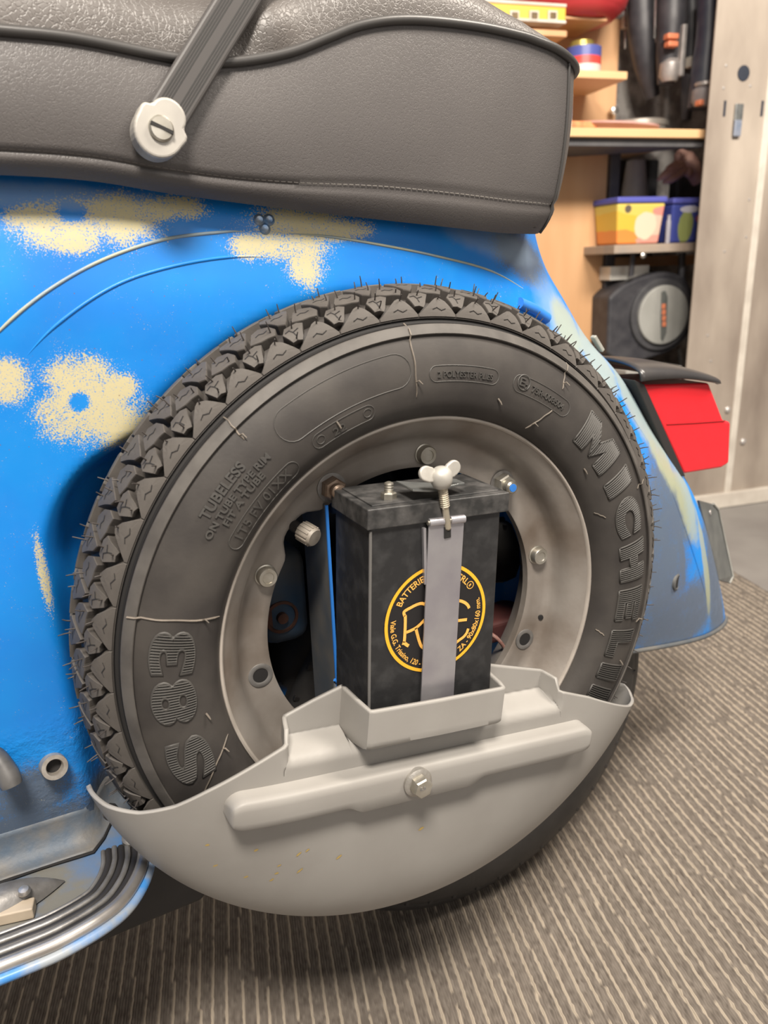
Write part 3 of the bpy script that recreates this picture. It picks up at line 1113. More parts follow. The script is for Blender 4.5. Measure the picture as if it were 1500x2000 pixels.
sl = np.array([0.92, 0, -0.38])
sl = sl - sn * (sl @ sn)
sl /= np.linalg.norm(sl)
obj('screw_slot', *box_vf(cc + sn * 0.0058 + sd * -0.001, (0.0060, 0.0009, 0.0006), np.array([sl, np.cross(sn, sl), sn])), GROOVE, capo)
for o in (strap, capo):
    for ch in o.children:
        ch.matrix_parent_inverse = Matrix.Identity(4)

# ---- tail light
TY0, TY1 = 0.128, 0.222
LP = [(1256, 752), (1386, 748), (1414, 821), (1428, 824), (1425, 905), (1410, 914), (1337, 926)]
lens = [(lambda p: (p[0], p[2]))(atY(px, py, TY0)) for px, py in LP]
tl = adopt(fix(xz_prism('tail_light', lens, TY0, TY1, RED, bevel=0.003)))
tl['label'] = 'red tail light lens under a black hood'
GL = [(1238, 742), (1258, 751), (1338, 930), (1320, 930)]
fix(xz_prism('gasket', [(lambda p: (p[0], p[2]))(atY(px, py, TY0 - 0.002)) for px, py in GL], TY0 - 0.003, TY1 + 0.003, BLACKR, tl, bevel=0.001))
hv, hf = [], []
h0, h1 = atY(1212, 712, 0.15), atY(1398, 748, 0.15)
NH, NW = 24, 16
for i in range(NH + 1):
    t = i / NH
    p = h0 + (h1 - h0) * t
    zc = p[2] + 0.008 * math.sin(PI * t * 0.9) * (1 - t * 0.3)
    hw = (TY1 - TY0) / 2 + 0.006
    hwt = hw * (1 - 0.5 * max(0, (t - 0.7) / 0.3) ** 2)
    th = 0.011 * (1 - t) ** 0.7 + 0.002
    for j in range(NW + 1):
        a_ = PI * j / NW
        hv.append((p[0], (TY0 + TY1) / 2 - hwt * math.cos(a_), zc - th + th * 1.3 * math.sin(a_) ** 0.6))
for i in range(NH):
    for j in range(NW):
        a_ = i * (NW + 1) + j
        hf.append((a_, a_ + NW + 1, a_ + NW + 2, a_ + 1))
obj('hood', hv, hf, BLACKP, tl, smooth=True, solid=0.003)
sl_ = [atY(1330, 818, TY0 - 0.0004), atY(1420, 823, TY0 - 0.0004)]
tube('lens_seam', [atY(1302, 829, TY0 - 0.0002), atY(1360, 826, TY0 - 0.0002), atY(1416, 822, TY0 - 0.0002)], 0.0006, principled('seam_red', (0.3, 0.008, 0.012), 0.3), tl)
for ch in tl.children:
    ch.matrix_parent_inverse = Matrix.Identity(4)

# ---- number plate bracket
pl = [atY(1366, 977, 0.165), atY(1392, 984, 0.195), atY(1402, 995, 0.20), atY(1431, 1125, 0.20), atY(1424, 1139, 0.195), atY(1405, 1133, 0.168)]
nn_ = np.cross(pl[2] - pl[0], pl[4] - pl[0])
nn_ /= np.linalg.norm(nn_)
if nn_[1] > 0:
    nn_ = -nn_
k = len(pl)
v = list(pl) + [p - nn_ * 0.003 for p in pl]
f = [tuple(range(k)), tuple(range(2 * k - 1, k - 1, -1))] + [(i, i + k, (i + 1) % k + k, (i + 1) % k) for i in range(k)]
pb = adopt(fix(obj('plate_bracket', v, f, mat('bracket_charcoal', (0.09, 0.095, 0.095), (0.13, 0.135, 0.13), 40, 0.45), bevel=0.0008)))
tube('bracket_rim', [p + nn_ * 0.0005 for p in pl[1:5]], 0.0014, mat('rim_grey', (0.3, 0.3, 0.28), (0.22, 0.22, 0.2), 40, 0.4), pb)
for px, py in ((1387, 1001), (1412, 1122)):
    d = ray(px, py)
    t = ((pl[0] - CAM) @ nn_) / (d @ nn_)
    rev('rivet', [(0.0032, 0), (0.0030, 0.0008), (0.001, 0.0012)], CAM + d * t, nn_, NICK, pb, n=14)
for ch in pb.children:
    ch.matrix_parent_inverse = Matrix.Identity(4)

# ---- rear wheel (touches the carpet) and the box beneath the footboard
RWX, RWY, RWR = 0.118, 0.155, 0.2185
RWZ = FLOOR + RWR - 0.001
prof = [(0.140, -0.034), (0.148, -0.043), (0.162, -0.047), (0.178, -0.046), (0.190, -0.041), (0.196, -0.038), (0.198, -0.034), (0.2005, -0.034), (0.209, -0.030),
        (0.215, -0.018), (0.2185, 0.0), (0.215, 0.018), (0.209, 0.030), (0.196, 0.038), (0.178, 0.046), (0.162, 0.047), (0.148, 0.043), (0.140, 0.034)]
rw = adopt(rev('rear_wheel', prof, (RWX, RWY, RWZ), (0, 1, 0), mat('rear_tyre_rubber', (0.028, 0.026, 0.025), (0.04, 0.037, 0.035), 40, 0.65, bump=0.2, bscale=300), n=120, cap=False))
rev('rear_rim', [(0.143, -0.030), (0.140, -0.034), (0.133, -0.030), (0.126, -0.010), (0.10, -0.006), (0.03, -0.006), (0.03, 0.02), (0.12, 0.02), (0.14, 0.034)], (RWX, RWY, RWZ), (0, 1, 0), RIMM, rw, n=64, cap=False)
for k in range(44):
    th = 2 * PI * k / 44
    c_ = np.array([RWX + math.sin(th) * 0.1925, RWY - 0.0385, RWZ + math.cos(th) * 0.1925])
    ax = np.array([[math.cos(th), 0, -math.sin(th)], [0, 1, 0], [math.sin(th), 0, math.cos(th)]])
    obj('tread_rib', *box_vf(c_, (0.0022, 0.002, 0.0035), ax), BLACKR, rw, bevel=0.001)
for ch in rw.children:
    ch.matrix_parent_inverse = Matrix.Identity(4)
# dark engine cradle under the footboard
EC = [(230, 1590), (330, 1640), (372, 1700), (404, 1742), (398, 1760), (300, 1800), (170, 1856), (60, 1905), (-150, 1990), (-150, 1600)]
ecp = [(lambda p: (p[0], p[2]))(atY(px, py, 0.095)) for px, py in EC]
adopt(fix(xz_prism('engine_cradle', ecp, 0.095, 0.26, mat('black_cradle', (0.014, 0.013, 0.013), (0.022, 0.02, 0.02), 30, 0.6), bevel=0.008)))

# ================================================================== the spare wheel
SW = root('spare_wheel', 'upright spare wheel with knobbly black tyre and grey rim on the scooter side', 'wheel')

# sidewall section: radius -> Y (front), camera side is negative
_SR = np.array([0.1425, 0.145, 0.150, 0.158, 0.166, 0.174, 0.182, 0.188, 0.1925])
_SYv = np.array([-0.0015, -0.0062, -0.0108, -0.0136, -0.0144, -0.0138, -0.0118, -0.0092, -0.0068])


def sideY(r_):
    return cr(np.clip(r_, _SR[0], _SR[-1]), _SR, _SYv)


# crown section: arc coordinate s (mm) -> (Y, R); Y of the tyre's centre plane = 0.037
YM = 0.037
_c = smooth_line([(0.0005, 0.2022), (0.0032, 0.2088), (0.0085, 0.2145), (0.0175, 0.2187), (0.0275, 0.2212), (YM, 0.2220)], 60)
_cs = np.concatenate([[0], np.cumsum(np.hypot(*np.diff(_c, axis=0).T))]) * 1000
SMAX = _cs[-1]


def crown(s, depth=0.0, mirror=False):
    y = np.interp(s, _cs, _c[:, 0])
    r_ = np.interp(s, _cs, _c[:, 1])
    e = 0.6
    dy = np.interp(s + e, _cs, _c[:, 0]) - np.interp(s - e, _cs, _c[:, 0])
    dr = np.interp(s + e, _cs, _c[:, 1]) - np.interp(s - e, _cs, _c[:, 1])
    l = math.hypot(dy, dr)
    ny, nr = -dr / l, dy / l
    y, r_ = y - ny * depth, r_ - nr * depth
    return (2 * YM - y if mirror else y), r_


def tyre_profile():
    pr = [(0.1405, 0.022), (0.1412, 0.004)]
    pr += [(r_, float(sideY(r_))) for r_ in np.linspace(0.1425, 0.1925, 26)]
    pr += [(0.1929, -0.0082), (0.1936, -0.0086), (0.1984, -0.0052), (0.1989, -0.0044), (0.1992, 0.0012), (0.2012, 0.0022), (0.2019, 0.0012)]
    for s in np.linspace(1.0, SMAX, 22):
        y, r_ = crown(s, 0.0066 if s > 3 else 0.0010 + 0.0056 * (s - 1.0) / 2.0)
        pr.append((r_, y))
    back = [(a, 2 * YM - b) for a, b in pr[::-1]]
    return pr + back[1:]


tyre = rev('tyre', tyre_profile(), (0, 0, 0), (0, 1, 0), RUBBER, SW, n=220, cap=False, auto=28)
tyre['label'] = 'black tyre with knobbly tread and raised lettering'
# bead ring with its lit tone put into the colour, and dark groove as separate thin rings on the shoulder
rev('shoulder_ring', [(0.1930, -0.0084), (0.1936, -0.00885), (0.1984, -0.0055), (0.1990, -0.0046)], (0, 0, 0), (0, 1, 0), LITRING, tyre, n=200, cap=False)
rev('shoulder_groove', [(0.19925, -0.0030), (0.1995, 0.0009), (0.2010, 0.0019), (0.2018, 0.0009)], (0, 0, 0), (0, 1, 0), GROOVE, tyre, n=200, cap=False)

NP = 49
PIT = 2 * PI / NP


def t3(tt, s, depth, mirror=False):
    y, r_ = crown(s, depth, mirror)
    th = tt * PIT
    return np.array([r_ * math.sin(th), y, r_ * math.cos(th)])


def densify(poly, n=3):
    out = []
    for i in range(len(poly)):
        a, b = np.array(poly[i]), np.array(poly[(i + 1) % len(poly)])
        for k in range(n):
            out.append(tuple(a + (b - a) * k / n))
    return out


def block_mesh(poly, sipes, mirror=False, shift=0.0, depth=0.0066, shr=0.90):
    """one tread block: raised polygon (pitch fraction, arc mm) plus dark sipes"""
    mb = MB()
    cx = np.mean([p[0] for p in poly])
    cy = np.mean([p[1] for p in poly])
    poly = [(cx + (p[0] - cx) * shr, cy + (p[1] - cy) * shr if p[1] > 1 else p[1]) for p in poly]
    P = densify(poly)
    n = len(P)
    sh = lambda p: p[0] + shift
    lip_ = lambda p, k: (cx + (p[0] - cx) * k, cy + (p[1] - cy) * k)
    v = [t3(sh(p), p[1], depth, mirror) for p in P]
    v += [t3(sh(p), p[1], 0.0006, mirror) for p in P]
    v += [t3(sh(p), p[1], 0.0, mirror) for p in [lip_(q, 0.965) for q in P]]
    v += [t3(sh(p), p[1], 0.0, mirror) for p in [lip_(q, 0.5) for q in P]]
    v.append(t3(cx + shift, cy, 0.0, mirror))
    f = []
    for L_ in range(3):
        for i in range(n):
            j = (i + 1) % n
            q = (L_ * n + i, L_ * n + j, (L_ + 1) * n + j, (L_ + 1) * n + i)
            f.append(q if not mirror else q[::-1])
    for i in range(n):
        q = (3 * n + i, 3 * n + (i + 1) % n, 4 * n)
        f.append(q if not mirror else q[::-1])
    mb.add(v, f, 0)
    for line in sipes:
        for a, b in zip(line[:-1], line[1:]):
            pa, pb = t3(a[0] + shift, a[1], -0.00008, mirror), t3(b[0] + shift, b[1], -0.00008, mirror)
            d = pb - pa
            nr = pa * [1, 0, 1] + [0, (pa[1] - YM) * 2, 0]
            w = np.cross(d, nr)
            w = w / np.linalg.norm(w) * 0.00038
            d = d / np.linalg.norm(d) * 0.0002
            u_ = nr / np.linalg.norm(nr) * 0.0001
            mb.add([pa - w - d + u_, pb - w + d + u_, pb + w + d + u_, pa + w - d + u_], [(0, 1, 2, 3)], 1)
    me = bpy.data.meshes.new('tread_block')
    me.from_pydata(mb.v, [], mb.f)
    me.materials.append(TREADM)
    me.materials.append(GROOVE)
    me.polygons.foreach_set('material_index', np.array(mb.m, dtype=np.int32))
    bm = bmesh.new()
    bm.from_mesh(me)
    bmesh.ops.recalc_face_normals(bm, faces=[q for q in bm.faces if q.material_index == 0])
    bm.to_mesh(me)
    bm.free()
    return me


zig = lambda x, y, a=0.10, h=0.7: [(x - 1.5 * a, y - h * 0.2), (x - 0.5 * a, y + h), (x + 0.5 * a, y - h), (x + 1.5 * a, y + h * 0.2)]
SHOULDER = [(0.0, 0.6), (1.0, 0.6), (1.0, 2.2), (0.77, 11.0), (0.62, 14.2), (0.52, 13.2), (0.19, 5.9), (0.0, 2.2)]
SECOND = [(0.95, 7.2), (1.07, 7.5), (1.17, 6.3), (1.23, 8.5), (1.29, 12.0), (1.39, 17.0), (1.27, 19.2), (0.97, 18.8), (0.85, 14.5)]
THIRD = [(0.20, 21.2), (0.42, 18.8), (0.58, 18.6), (0.75, 17.4), (0.86, 23.0), (0.80, 29.0), (0.60, 33.0), (0.40, 31.0)]
FOURTH = [(0.94, 24.8), (1.08, 22.0), (1.17, 25.5), (1.28, 31.0), (1.40, 39.0), (1.34, SMAX - 1.8), (0.78, SMAX - 1.8), (0.72, 39.0), (0.86, 31.0)]
kinds = [block_mesh(SHOULDER, [zig(0.56, 5.4, 0.11, 0.9)], shr=0.995),
         block_mesh(SECOND, [[(0.93, 14.8), (1.03, 15.4), (1.08, 13.2), (1.22, 14.4)], [(1.08, 13.2), (1.10, 10.2)]], shr=1.0),
         block_mesh(THIRD, [zig(0.56, 25.5, 0.09, 0.8)], shr=0.985),
         block_mesh(FOURTH, [zig(1.08, 34.0, 0.09, 0.8)], shr=0.975)]
for me in kinds:
    for i in range(NP):
        o = bpy.data.objects.new('tread_block', me)
        COL.objects.link(o)
        o.parent = tyre
        o.rotation_euler = (0, i * PIT, 0)
# the far half of the tread, seen only past the crown
mb = MB()
for poly in (SHOULDER, SECOND, THIRD, FOURTH):
    me = block_mesh(poly, [], True, 0.5)
    V = np.array([tuple(q.co) for q in me.vertices])
    F = [tuple(p.vertices) for p in me.polygons]
    for i in range(NP):
        c_, s_ = math.cos(i * PIT), math.sin(i * PIT)
        mb.add(np.stack([V[:, 0] * c_ + V[:, 2] * s_, V[:, 1], -V[:, 0] * s_ + V[:, 2] * c_], -1), F)
    bpy.data.meshes.remove(me)
o = mb.build('far_tread', TREADM, tyre)
o['kind'] = 'stuff'

# rubber vent hairs
mb = MB()
for i in range(NP):
    for (tt, s) in ((0.62, 12.6), (1.12, 16.5), (1.08, 9.4), (0.70, 21.5), (0.45, 29.0), (1.2, 30), (1.0, 38), (1.25, 42)):
        if random.random() < 0.18:
            continue
        t_ = i + tt + random.uniform(-0.03, 0.03)
        s2 = s + random.uniform(-0.6, 0.6)
        ln = random.uniform(0.003, 0.0068)
        a = t3(t_, s2, 0.0004)
        b_ = t3(t_, s2, -ln)
        side = np.array([random.uniform(-1, 1), random.uniform(-1, 1), random.uniform(-1, 1)]) * 0.0012
        mb.add(*tube_vf([a, a + (b_ - a) * 0.5 + side * 0.3, b_ + side], [0.00048, 0.00042, 0.0003], 5))
o = mb.build('vent_hairs', HAIR, tyre)
o['kind'] = 'stuff'


# sidewall flash lines: radial threads of rubber
def side_pt(r_, deg, lift=0.0004):
    if r_ > 0.1925:
        y = np.interp(r_, [0.1925, 0.1936, 0.1984, 0.2], [-0.0070, -0.0089, -0.0056, 0.0])
    else:
        y = float(sideY(r_))
    return np.array([r_ * math.sin(R(deg)), y - lift, r_ * math.cos(R(deg))])


def flash(r0, r1, d0, d1, rad=0.0005, tag_=True, wob=0.08):
    n = 14
    pts = [side_pt(r0 + (r1 - r0) * k / n, d0 + (d1 - d0) * k / n + wob * math.sin(k * 1.1)) for k in range(n + 1)]
    tube('mould_flash', pts, [rad] * n + [rad * 0.4], FLASH, tyre, n=6)
    if tag_:
        e = pts[-4]
        tube('mould_nib', [e, e + [0.001, -0.0018, 0.001], e + [0.0028, -0.003, -0.0012]], [0.0006, 0.0005, 0.0003], FLASH, tyre, n=6)


flash(0.2, 0.158, -3.2, -4.0)
flash(0.2, 0.186, -38.5, -38.9)
flash(0.198, 0.147, -74.2, -72.8, 0.0006)
flash(0.199, 0.181, 33.0, 33.3)
flash(0.165, 0.147, 32.9, 29.6)
flash(0.147, 0.153, 66.5, 69.2, 0.0005, False)
flash(0.147, 0.1535, 104.2, 105.5, 0.0005, False)
flash(0.188, 0.198, 68.0, 67.5, 0.0005, False)
flash(0.186, 0.194, 102.0, 101.6, 0.0005, False)
flash(0.176, 0.147, -112.5, -103.5, 0.0005)
for r_, d in ((0.158, 17.5), (0.156, -95), (0.153, 52), (0.178, 112), (0.162, -23)):
    e = side_pt(r_, d)
    tube('mould_nib', [e, e + [0.0012, -0.001, -0.0022], e + [0.002, -0.0014, -0.004]], [0.0006, 0.0006, 0.0004], FLASH, tyre, n=6)


# raised lettering on the sidewall (reads clockwise, tops outward)
def wrap(v, r0, deg, lift=0.0005, hatch=None):
    out = []
    for x, y, z in v:
        r_ = r0 + y
        th = R(deg) + x / (r0 + 0.5 * 0.0)
        yy = float(sideY(r_)) - lift - z
        out.append((r_ * math.sin(th), yy, r_ * math.cos(th)))
    return out


def side_text(name, s, r0, deg0, deg1, size, depth=0.0003, m=LETTER, offset=0.0, space=1.0, lift=0.00035):
    v, f = text_mesh(s, size, depth, offset, space=space, cuts=(0, 0.004))
    w = v[:, 0].max() - v[:, 0].min()
    k = R(deg1 - deg0) * r0 / w
    v[:, 0] = (v[:, 0] - v[:, 0].min()) * k
    return obj(name, wrap(v, r0, deg0, lift), f, m, tyre)


BLOCK = {'M': [(0, 0), (0, 1), (.30, 1), (.5, .52), (.70, 1), (1, 1), (1, 0), (.72, 0), (.72, .56), (.5, .04), (.28, .56), (.28, 0)],
         'I': [(0, 0), (0, 1), (1, 1), (1, 0)],
         'H': [(0, 0), (0, 1), (.36, 1), (.36, .66), (.64, .66), (.64, 1), (1, 1), (1, 0), (.64, 0), (.64, .36), (.36, .36), (.36, 0)],
         'E': [(0, 0), (0, 1), (1, 1), (1, .74), (.42, .74), (.42, .62), (.92, .62), (.92, .38), (.42, .38), (.42, .26), (1, .26), (1, 0)],
         'L': [(0, 0), (0, 1), (.44, 1), (.44, .32), (1, .32), (1, 0)],
         'N': [(0, 0), (0, 1), (.34, 1), (.68, .44), (.68, 1), (1, 1), (1, 0), (.66, 0), (.32, .56), (.32, 0)]}


def hatched(name, ch, r0, r1, deg0, deg1, bold):
    """big letter: radial hatch ridges inside a raised outline"""
    pitch = 0.00042
    wm, hm = R(deg1 - deg0) * 0.5 * (r0 + r1), r1 - r0
    if ch in BLOCK:
        P2 = [(a * wm, b * hm) for a, b in BLOCK[ch]]
        bm = bmesh.new()
        bm.faces.new([bm.verts.new((a, b, 0)) for a, b in P2])
        bmesh.ops.triangulate(bm, faces=bm.faces[:])
        k = 1
        while k * pitch < wm:
            bmesh.ops.bisect_plane(bm, geom=bm.verts[:] + bm.edges[:] + bm.faces[:], plane_co=(k * pitch, 0, 0), plane_no=(1, 0, 0), dist=1e-7)
            k += 1
        bm.verts.index_update()
        v2 = np.array([tuple(q.co) for q in bm.verts])
        f = [tuple(q.index for q in p.verts) for p in bm.faces]
        bm.free()
        idx = np.round(v2[:, 0] / pitch).astype(int)
        on = np.abs(v2[:, 0] / pitch - idx) < 0.02
        mb_ = MB()
        for a, b in zip(P2, P2[1:] + P2[:1]):
            n_ = max(2, int(math.hypot(b[0] - a[0], b[1] - a[1]) / 0.003))
            mb_.add(*tube_vf([np.array([a[0] + (b[0] - a[0]) * t, a[1] + (b[1] - a[1]) * t, 0]) for t in np.linspace(0, 1, n_)], 0.0007, 6))
        vo, fo = np.array(mb_.v), mb_.f
    else:
        v, f = text_mesh(ch, 0.04, 0.0, bold)
        lo, hi = v.min(0), v.max(0)
        kx, ky = wm / (hi[0] - lo[0]), hm / (hi[1] - lo[1])
        v, f = text_mesh(ch, 0.04, 0.0, bold, cuts=(0, pitch / kx))
        idx = np.round((v[:, 0]) / (pitch / kx)).astype(int)
        on = np.abs(v[:, 0] / (pitch / kx) - idx) < 0.02
        v2 = v.copy()
        v2[:, 0] = (v[:, 0] - lo[0]) * kx
        v2[:, 1] = (v[:, 1] - lo[1]) * ky
        vo, fo = text_mesh(ch, 0.04, 0.0, bold, outline=0.0008)
        vo = vo.copy()
        vo[:, 0] = (vo[:, 0] - lo[0]) * kx
        vo[:, 1] = (vo[:, 1] - lo[1]) * ky
        vo[:, 2] *= 0.8
    v2[:, 2] = np.where(on & (idx % 4 == 0), 0.0012, np.where(on & (idx % 4 == 2), -0.0002, 0.0003))
    # split long radial edges so that the letter follows the sidewall
    bm = bmesh.new()
    vs = [bm.verts.new(p) for p in v2]
    for q in f:
        try:
            bm.faces.new([vs[i] for i in q])
        except ValueError:
            pass
    y_ = 0.0025
    while y_ < hm:
        bmesh.ops.bisect_plane(bm, geom=bm.verts[:] + bm.edges[:] + bm.faces[:], plane_co=(0, y_, 0), plane_no=(0, 1, 0), dist=1e-7)
        y_ += 0.0025
    bm.verts.index_update()
    V = [tuple(q.co) for q in bm.verts]
    F = [tuple(q.index for q in p.verts) for p in bm.faces]
    bm.free()
    o = obj(name, wrap_deg(V, r0, r1, deg0, deg1, wm, 0.0003), F, LETTER, tyre)
    obj(name + '_outline', wrap_deg(vo, r0, r1, deg0, deg1, wm, 0.0005), fo, LETTER, o, smooth=True)
    return o


def wrap_deg(v, r0, r1, deg0, deg1, wm, lift):
    out = []
    for x, y, z in v:
        r_ = r0 + y
        th = R(deg0 + (deg1 - deg0) * x / wm)
        yy = float(sideY(r_)) - lift - z
        out.append((r_ * math.sin(th), yy, r_ * math.cos(th)))
    return out


for ch, d0, d1 in (('M', 43.2, 56.6), ('I', 60.2, 64.6), ('C', 67.2, 77.2), ('H', 79.8, 89.8), ('E', 92.3, 101.0), ('L', 103.8, 111.2), ('I', 113.4, 117.6), ('N', 120.0, 130.5)):
    hatched('raised_letter', ch, 0.1590, 0.1838, d0, d1, 0.0030)
for ch, d0, d1 in (('S', -108.6, -98.8), ('8', -94.8, -85.8), ('3', -84.4, -75.9)):
    hatched('raised_letter', ch, 0.1600, 0.1848, d0, d1, 0.0014)
side_text('raised_line', 'TUBELESS', 0.1758, -54.0, -42.2, 0.0078, 0.0006, offset=0.0002)
side_text('raised_line', 'ON TUBE TYPE RIM', 0.1695, -57.0, -37.8, 0.0054, 0.0006, offset=0.00015)
side_text('raised_line', 'FIT A TUBE', 0.1643, -53.2, -41.0, 0.0054, 0.0006, offset=0.00015)
side_text('raised_line', '1T5 FV 01XX', 0.1520, -54.4, -37.0, 0.0085, 0.0003)
side_text('raised_line', '2 POLYESTER PLIES', 0.1680, 1.2, 14.6, 0.0052, 0.0005)
side_text('raised_line', '75R-008504', 0.1690, 25.4, 35.4, 0.0058, 0.0005)
side_text('raised_line', 'E', 0.1700, 21.7, 23.2, 0.0075, 0.0005)
side_text('raised_line', '2', 0.1690, 23.4, 24.2, 0.0045, 0.0005)
side_text('raised_line', '22', 0.1545, -24.6, -21.4, 0.0065, 0.0003)


def oval(r0, r1, d0, d1, rad=0.00032):
    rm, hw = (r0 + r1) / 2, (r1 - r0) / 2
    ea = math.degrees(hw / rm)
    pts = []
    for t in np.linspace(-PI / 2, PI / 2, 12):
        pts.append((rm + hw * math.sin(t), d1 - ea + ea * math.cos(t)))
    for d in np.linspace(d1 - ea, d0 + ea, 30)[1:-1]:
        pts.append((r1, d))
    for t in np.linspace(PI / 2, 1.5 * PI, 12):
        pts.append((rm + hw * math.sin(t), d0 + ea + ea * math.cos(t)))
    for d in np.linspace(d0 + ea, d1 - ea, 30)[1:]:
        pts.append((r0, d))
    tube('raised_frame', [side_pt(a, b, 0.0001) for a, b in pts], rad, LETTER, tyre, n=6)


oval(0.1655, 0.1750, -0.6, 16.2)
oval(0.1655, 0.1765, 20.2, 37.4)
oval(0.1655, 0.1852, -34.0, -4.6)
oval(0.1530, 0.1622, -29.6, -14.2)
oval(0.1495, 0.1595, -57.0, -34.6, 0.0003)
for d in (-27.6, -15.9):
    oval(0.1552, 0.1602, d - 0.95, d + 0.95)
tube('raised_frame', [side_pt(0.1725 + 0.0048 * math.sin(t), 22.9 + 1.62 * math.cos(t), 0.0002) for t in np.linspace(0, 2 * PI, 24)], 0.0005, LETTER, tyre, n=6)

# ---- rim: pressed disc with valve notch, barrel and rolled lip
YD = 0.0254


def hole_r(deg):
    """edge of the pressed opening, with the notch for the valve"""
    d = (deg + 180) % 360 - 180
    k = math.exp(-(((d + 46) / 8.5) ** 4))
    return 0.1035 + 0.0095 * k


prof_r = lambda d: [(hole_r(d), YD + 0.0060), (hole_r(d), YD), (hole_r(d) + 0.0008, YD - 0.0006)] + \
    [(max(hole_r(d) + 0.002, a), b) for a, b in ((0.108, YD - 0.0008), (0.1175, YD - 0.0006), (0.1220, YD - 0.0014), (0.1248, YD - 0.0045), (0.1268, YD - 0.0095), (0.1292, YD - 0.0150),
                                                   (0.1325, YD - 0.0190), (0.1362, YD - 0.0222), (0.1388, YD - 0.0245), (0.1404, YD - 0.0262))]
v, f = [], []
NR = 200
np_ = len(prof_r(0))
for k in range(NR):
    d = 360 * k / NR
    for a, b in prof_r(d):
        v.append((a * math.sin(R(d)), b, a * math.cos(R(d))))
for k in range(NR):
    k2 = (k + 1) % NR
    for j in range(np_ - 1):
        f.append((k * np_ + j, k * np_ + j + 1, k2 * np_ + j + 1, k2 * np_ + j))
rim = obj('rim', v, f, RIMM, SW, smooth=True, auto=50)
rim['label'] = 'worn grey pressed steel rim'
rev('rim_lip', [(0.1396, 0.0010), (0.1398, -0.0012), (0.1408, -0.0022), (0.1420, -0.0020), (0.1428, -0.0006), (0.1426, 0.0025), (0.141, 0.004)], (0, 0, 0), (0, 1, 0), LIPM, rim, n=180, cap=False)
rev('rim_barrel', [(0.1120, 0.031), (0.1150, 0.034), (0.1170, 0.045), (0.122, 0.060), (0.132, 0.070), (0.1404, 0.0735)], (0, 0, 0), (0, 1, 0), RIMM, rim, n=120, cap=False)
BR, PH = 0.1125, 7.7


def stud(k, kind):
    th = R(PH + 36 * k)
    c = np.array([BR * math.sin(th), YD - 0.0008, BR * math.cos(th)])
    ax = (0, -1, 0)
    if kind == 'bolt':
        o = rev('rim_bolt', [(0.0072, 0), (0.0072, 0.0006), (0.0064, 0.0010), (0.0064, 0.0052), (0.0058, 0.0060), (0.0038, 0.0060), (0.0036, 0.0054), (0.0005, 0.0054)], c, ax, ZINC, SW, n=28)
    elif kind == 'nut':
        mm = RUSTY if k < 0 else ZINC
        o = rev('rim_nut', [(0.0088, 0), (0.0088, 0.0010), (0.0080, 0.0012), (0.0080, 0.0070), (0.0070, 0.0082), (0.0052, 0.0084)], c, ax, mm, SW, n=6, auto=20, phase=0.4)
        z_ = rev('stud_end', [(0.0044 + (0.0004 if j % 2 else 0), 0.006 + 0.0010 * j) for j in range(8)] + [(0.0036, 0.0142), (0.001, 0.0143)], c, ax, mm, o, n=18)
        if k > 0:
            rev('paint_dab', [(0.0030, 0.0141), (0.0028, 0.0147), (0.0005, 0.0148)], c, ax, EDGEB, z_, n=12)
        rev('washer', [(0.0098, 0), (0.0098, 0.0012), (0.006, 0.0013)], c, ax, ALUD, o, n=26)
    else:
        o = rev('stud_hole', [(0.0084, 0.0), (0.0082, 0.0007), (0.0066, 0.0010), (0.0052, 0.0006), (0.0050, -0.001)], c, ax, ALUD, SW, n=26, cap=False)
        rev('hole_core', [(0.0052, -0.0002), (0.0052, 0.0003)], c, ax, GROOVE, o, n=20)
    return o


for k, kd in ((0, 'bolt'), (1, 'nut'), (2, 'bolt'), (3, 'hole'), (4, 'bolt'), (5, 'hole'), (-2, 'bolt'), (-1, 'nut'), (-3, 'hole'), (-4, 'bolt')):
    stud(k, kd)
# small pits on the right of the rim
pt = np.array([0.1205 * math.sin(R(106)), YD - 0.0018, 0.1205 * math.cos(R(106))])
rev('rim_pit', [(0.0022, -0.0005), (0.0020, 0.0006), (0.0006, 0.0007)], pt, (-0.3, -1, 0), GROOVE, rim, n=12)
# valve with ribbed cap
vc = atY(590, 1036, 0.020)
vd = np.array([0.42, -0.86, -0.28])
vd /= np.linalg.norm(vd)
CAPV = mat('valve_cap_grey', (0.30, 0.27, 0.23), (0.22, 0.19, 0.16), 90, 0.55)
vs = rev('valve', [(0.0042, -0.03), (0.0040, 0.0)], vc, vd, BLACKR, SW, n=16)
vcap = rev('valve_cap', [(0.0062, 0.0), (0.0064, 0.0008), (0.0062, 0.0098), (0.0054, 0.0112), (0.0010, 0.0114)], vc, vd, CAPV, vs, n=30)
a_, b_, c_ = frame_from(vd)
for k in range(15):
    t = 2 * PI * k / 15
    rr_ = b_ * math.cos(t) + c_ * math.sin(t)
    obj('valve_rib', *box_vf(vc + a_ * 0.0048 + rr_ * 0.0063, (0.00055, 0.0045, 0.0005), np.array([np.cross(a_, rr_), a_, rr_])), CAPV, vs)

# ================================================================== the battery (90 x 80 x 160 mm) in the hub
TB = R(-3.0)          # the battery leans a little to the rear
BF = -0.0355          # front face
ub, wb_ = np.array([math.cos(TB), 0, math.sin(TB)]), np.array([-math.sin(TB), 0, math.cos(TB)])
yb_ = np.array([0, 1.0, 0])
AXB = np.array([ub, yb_, wb_])
o_l = atY(722, 1034, BF)
o_r = atY(977, 1006, BF)
BW = float((o_r - o_l) @ ub)
BO = o_l              # top-left front corner of the case
BD = 0.051
BH = 0.139


def bp3(a, d, h):
    """battery frame: a right from left edge, d depth from the front face, h up from the lid's lower edge"""
    return BO + ub * a + yb_ * d + wb_ * h


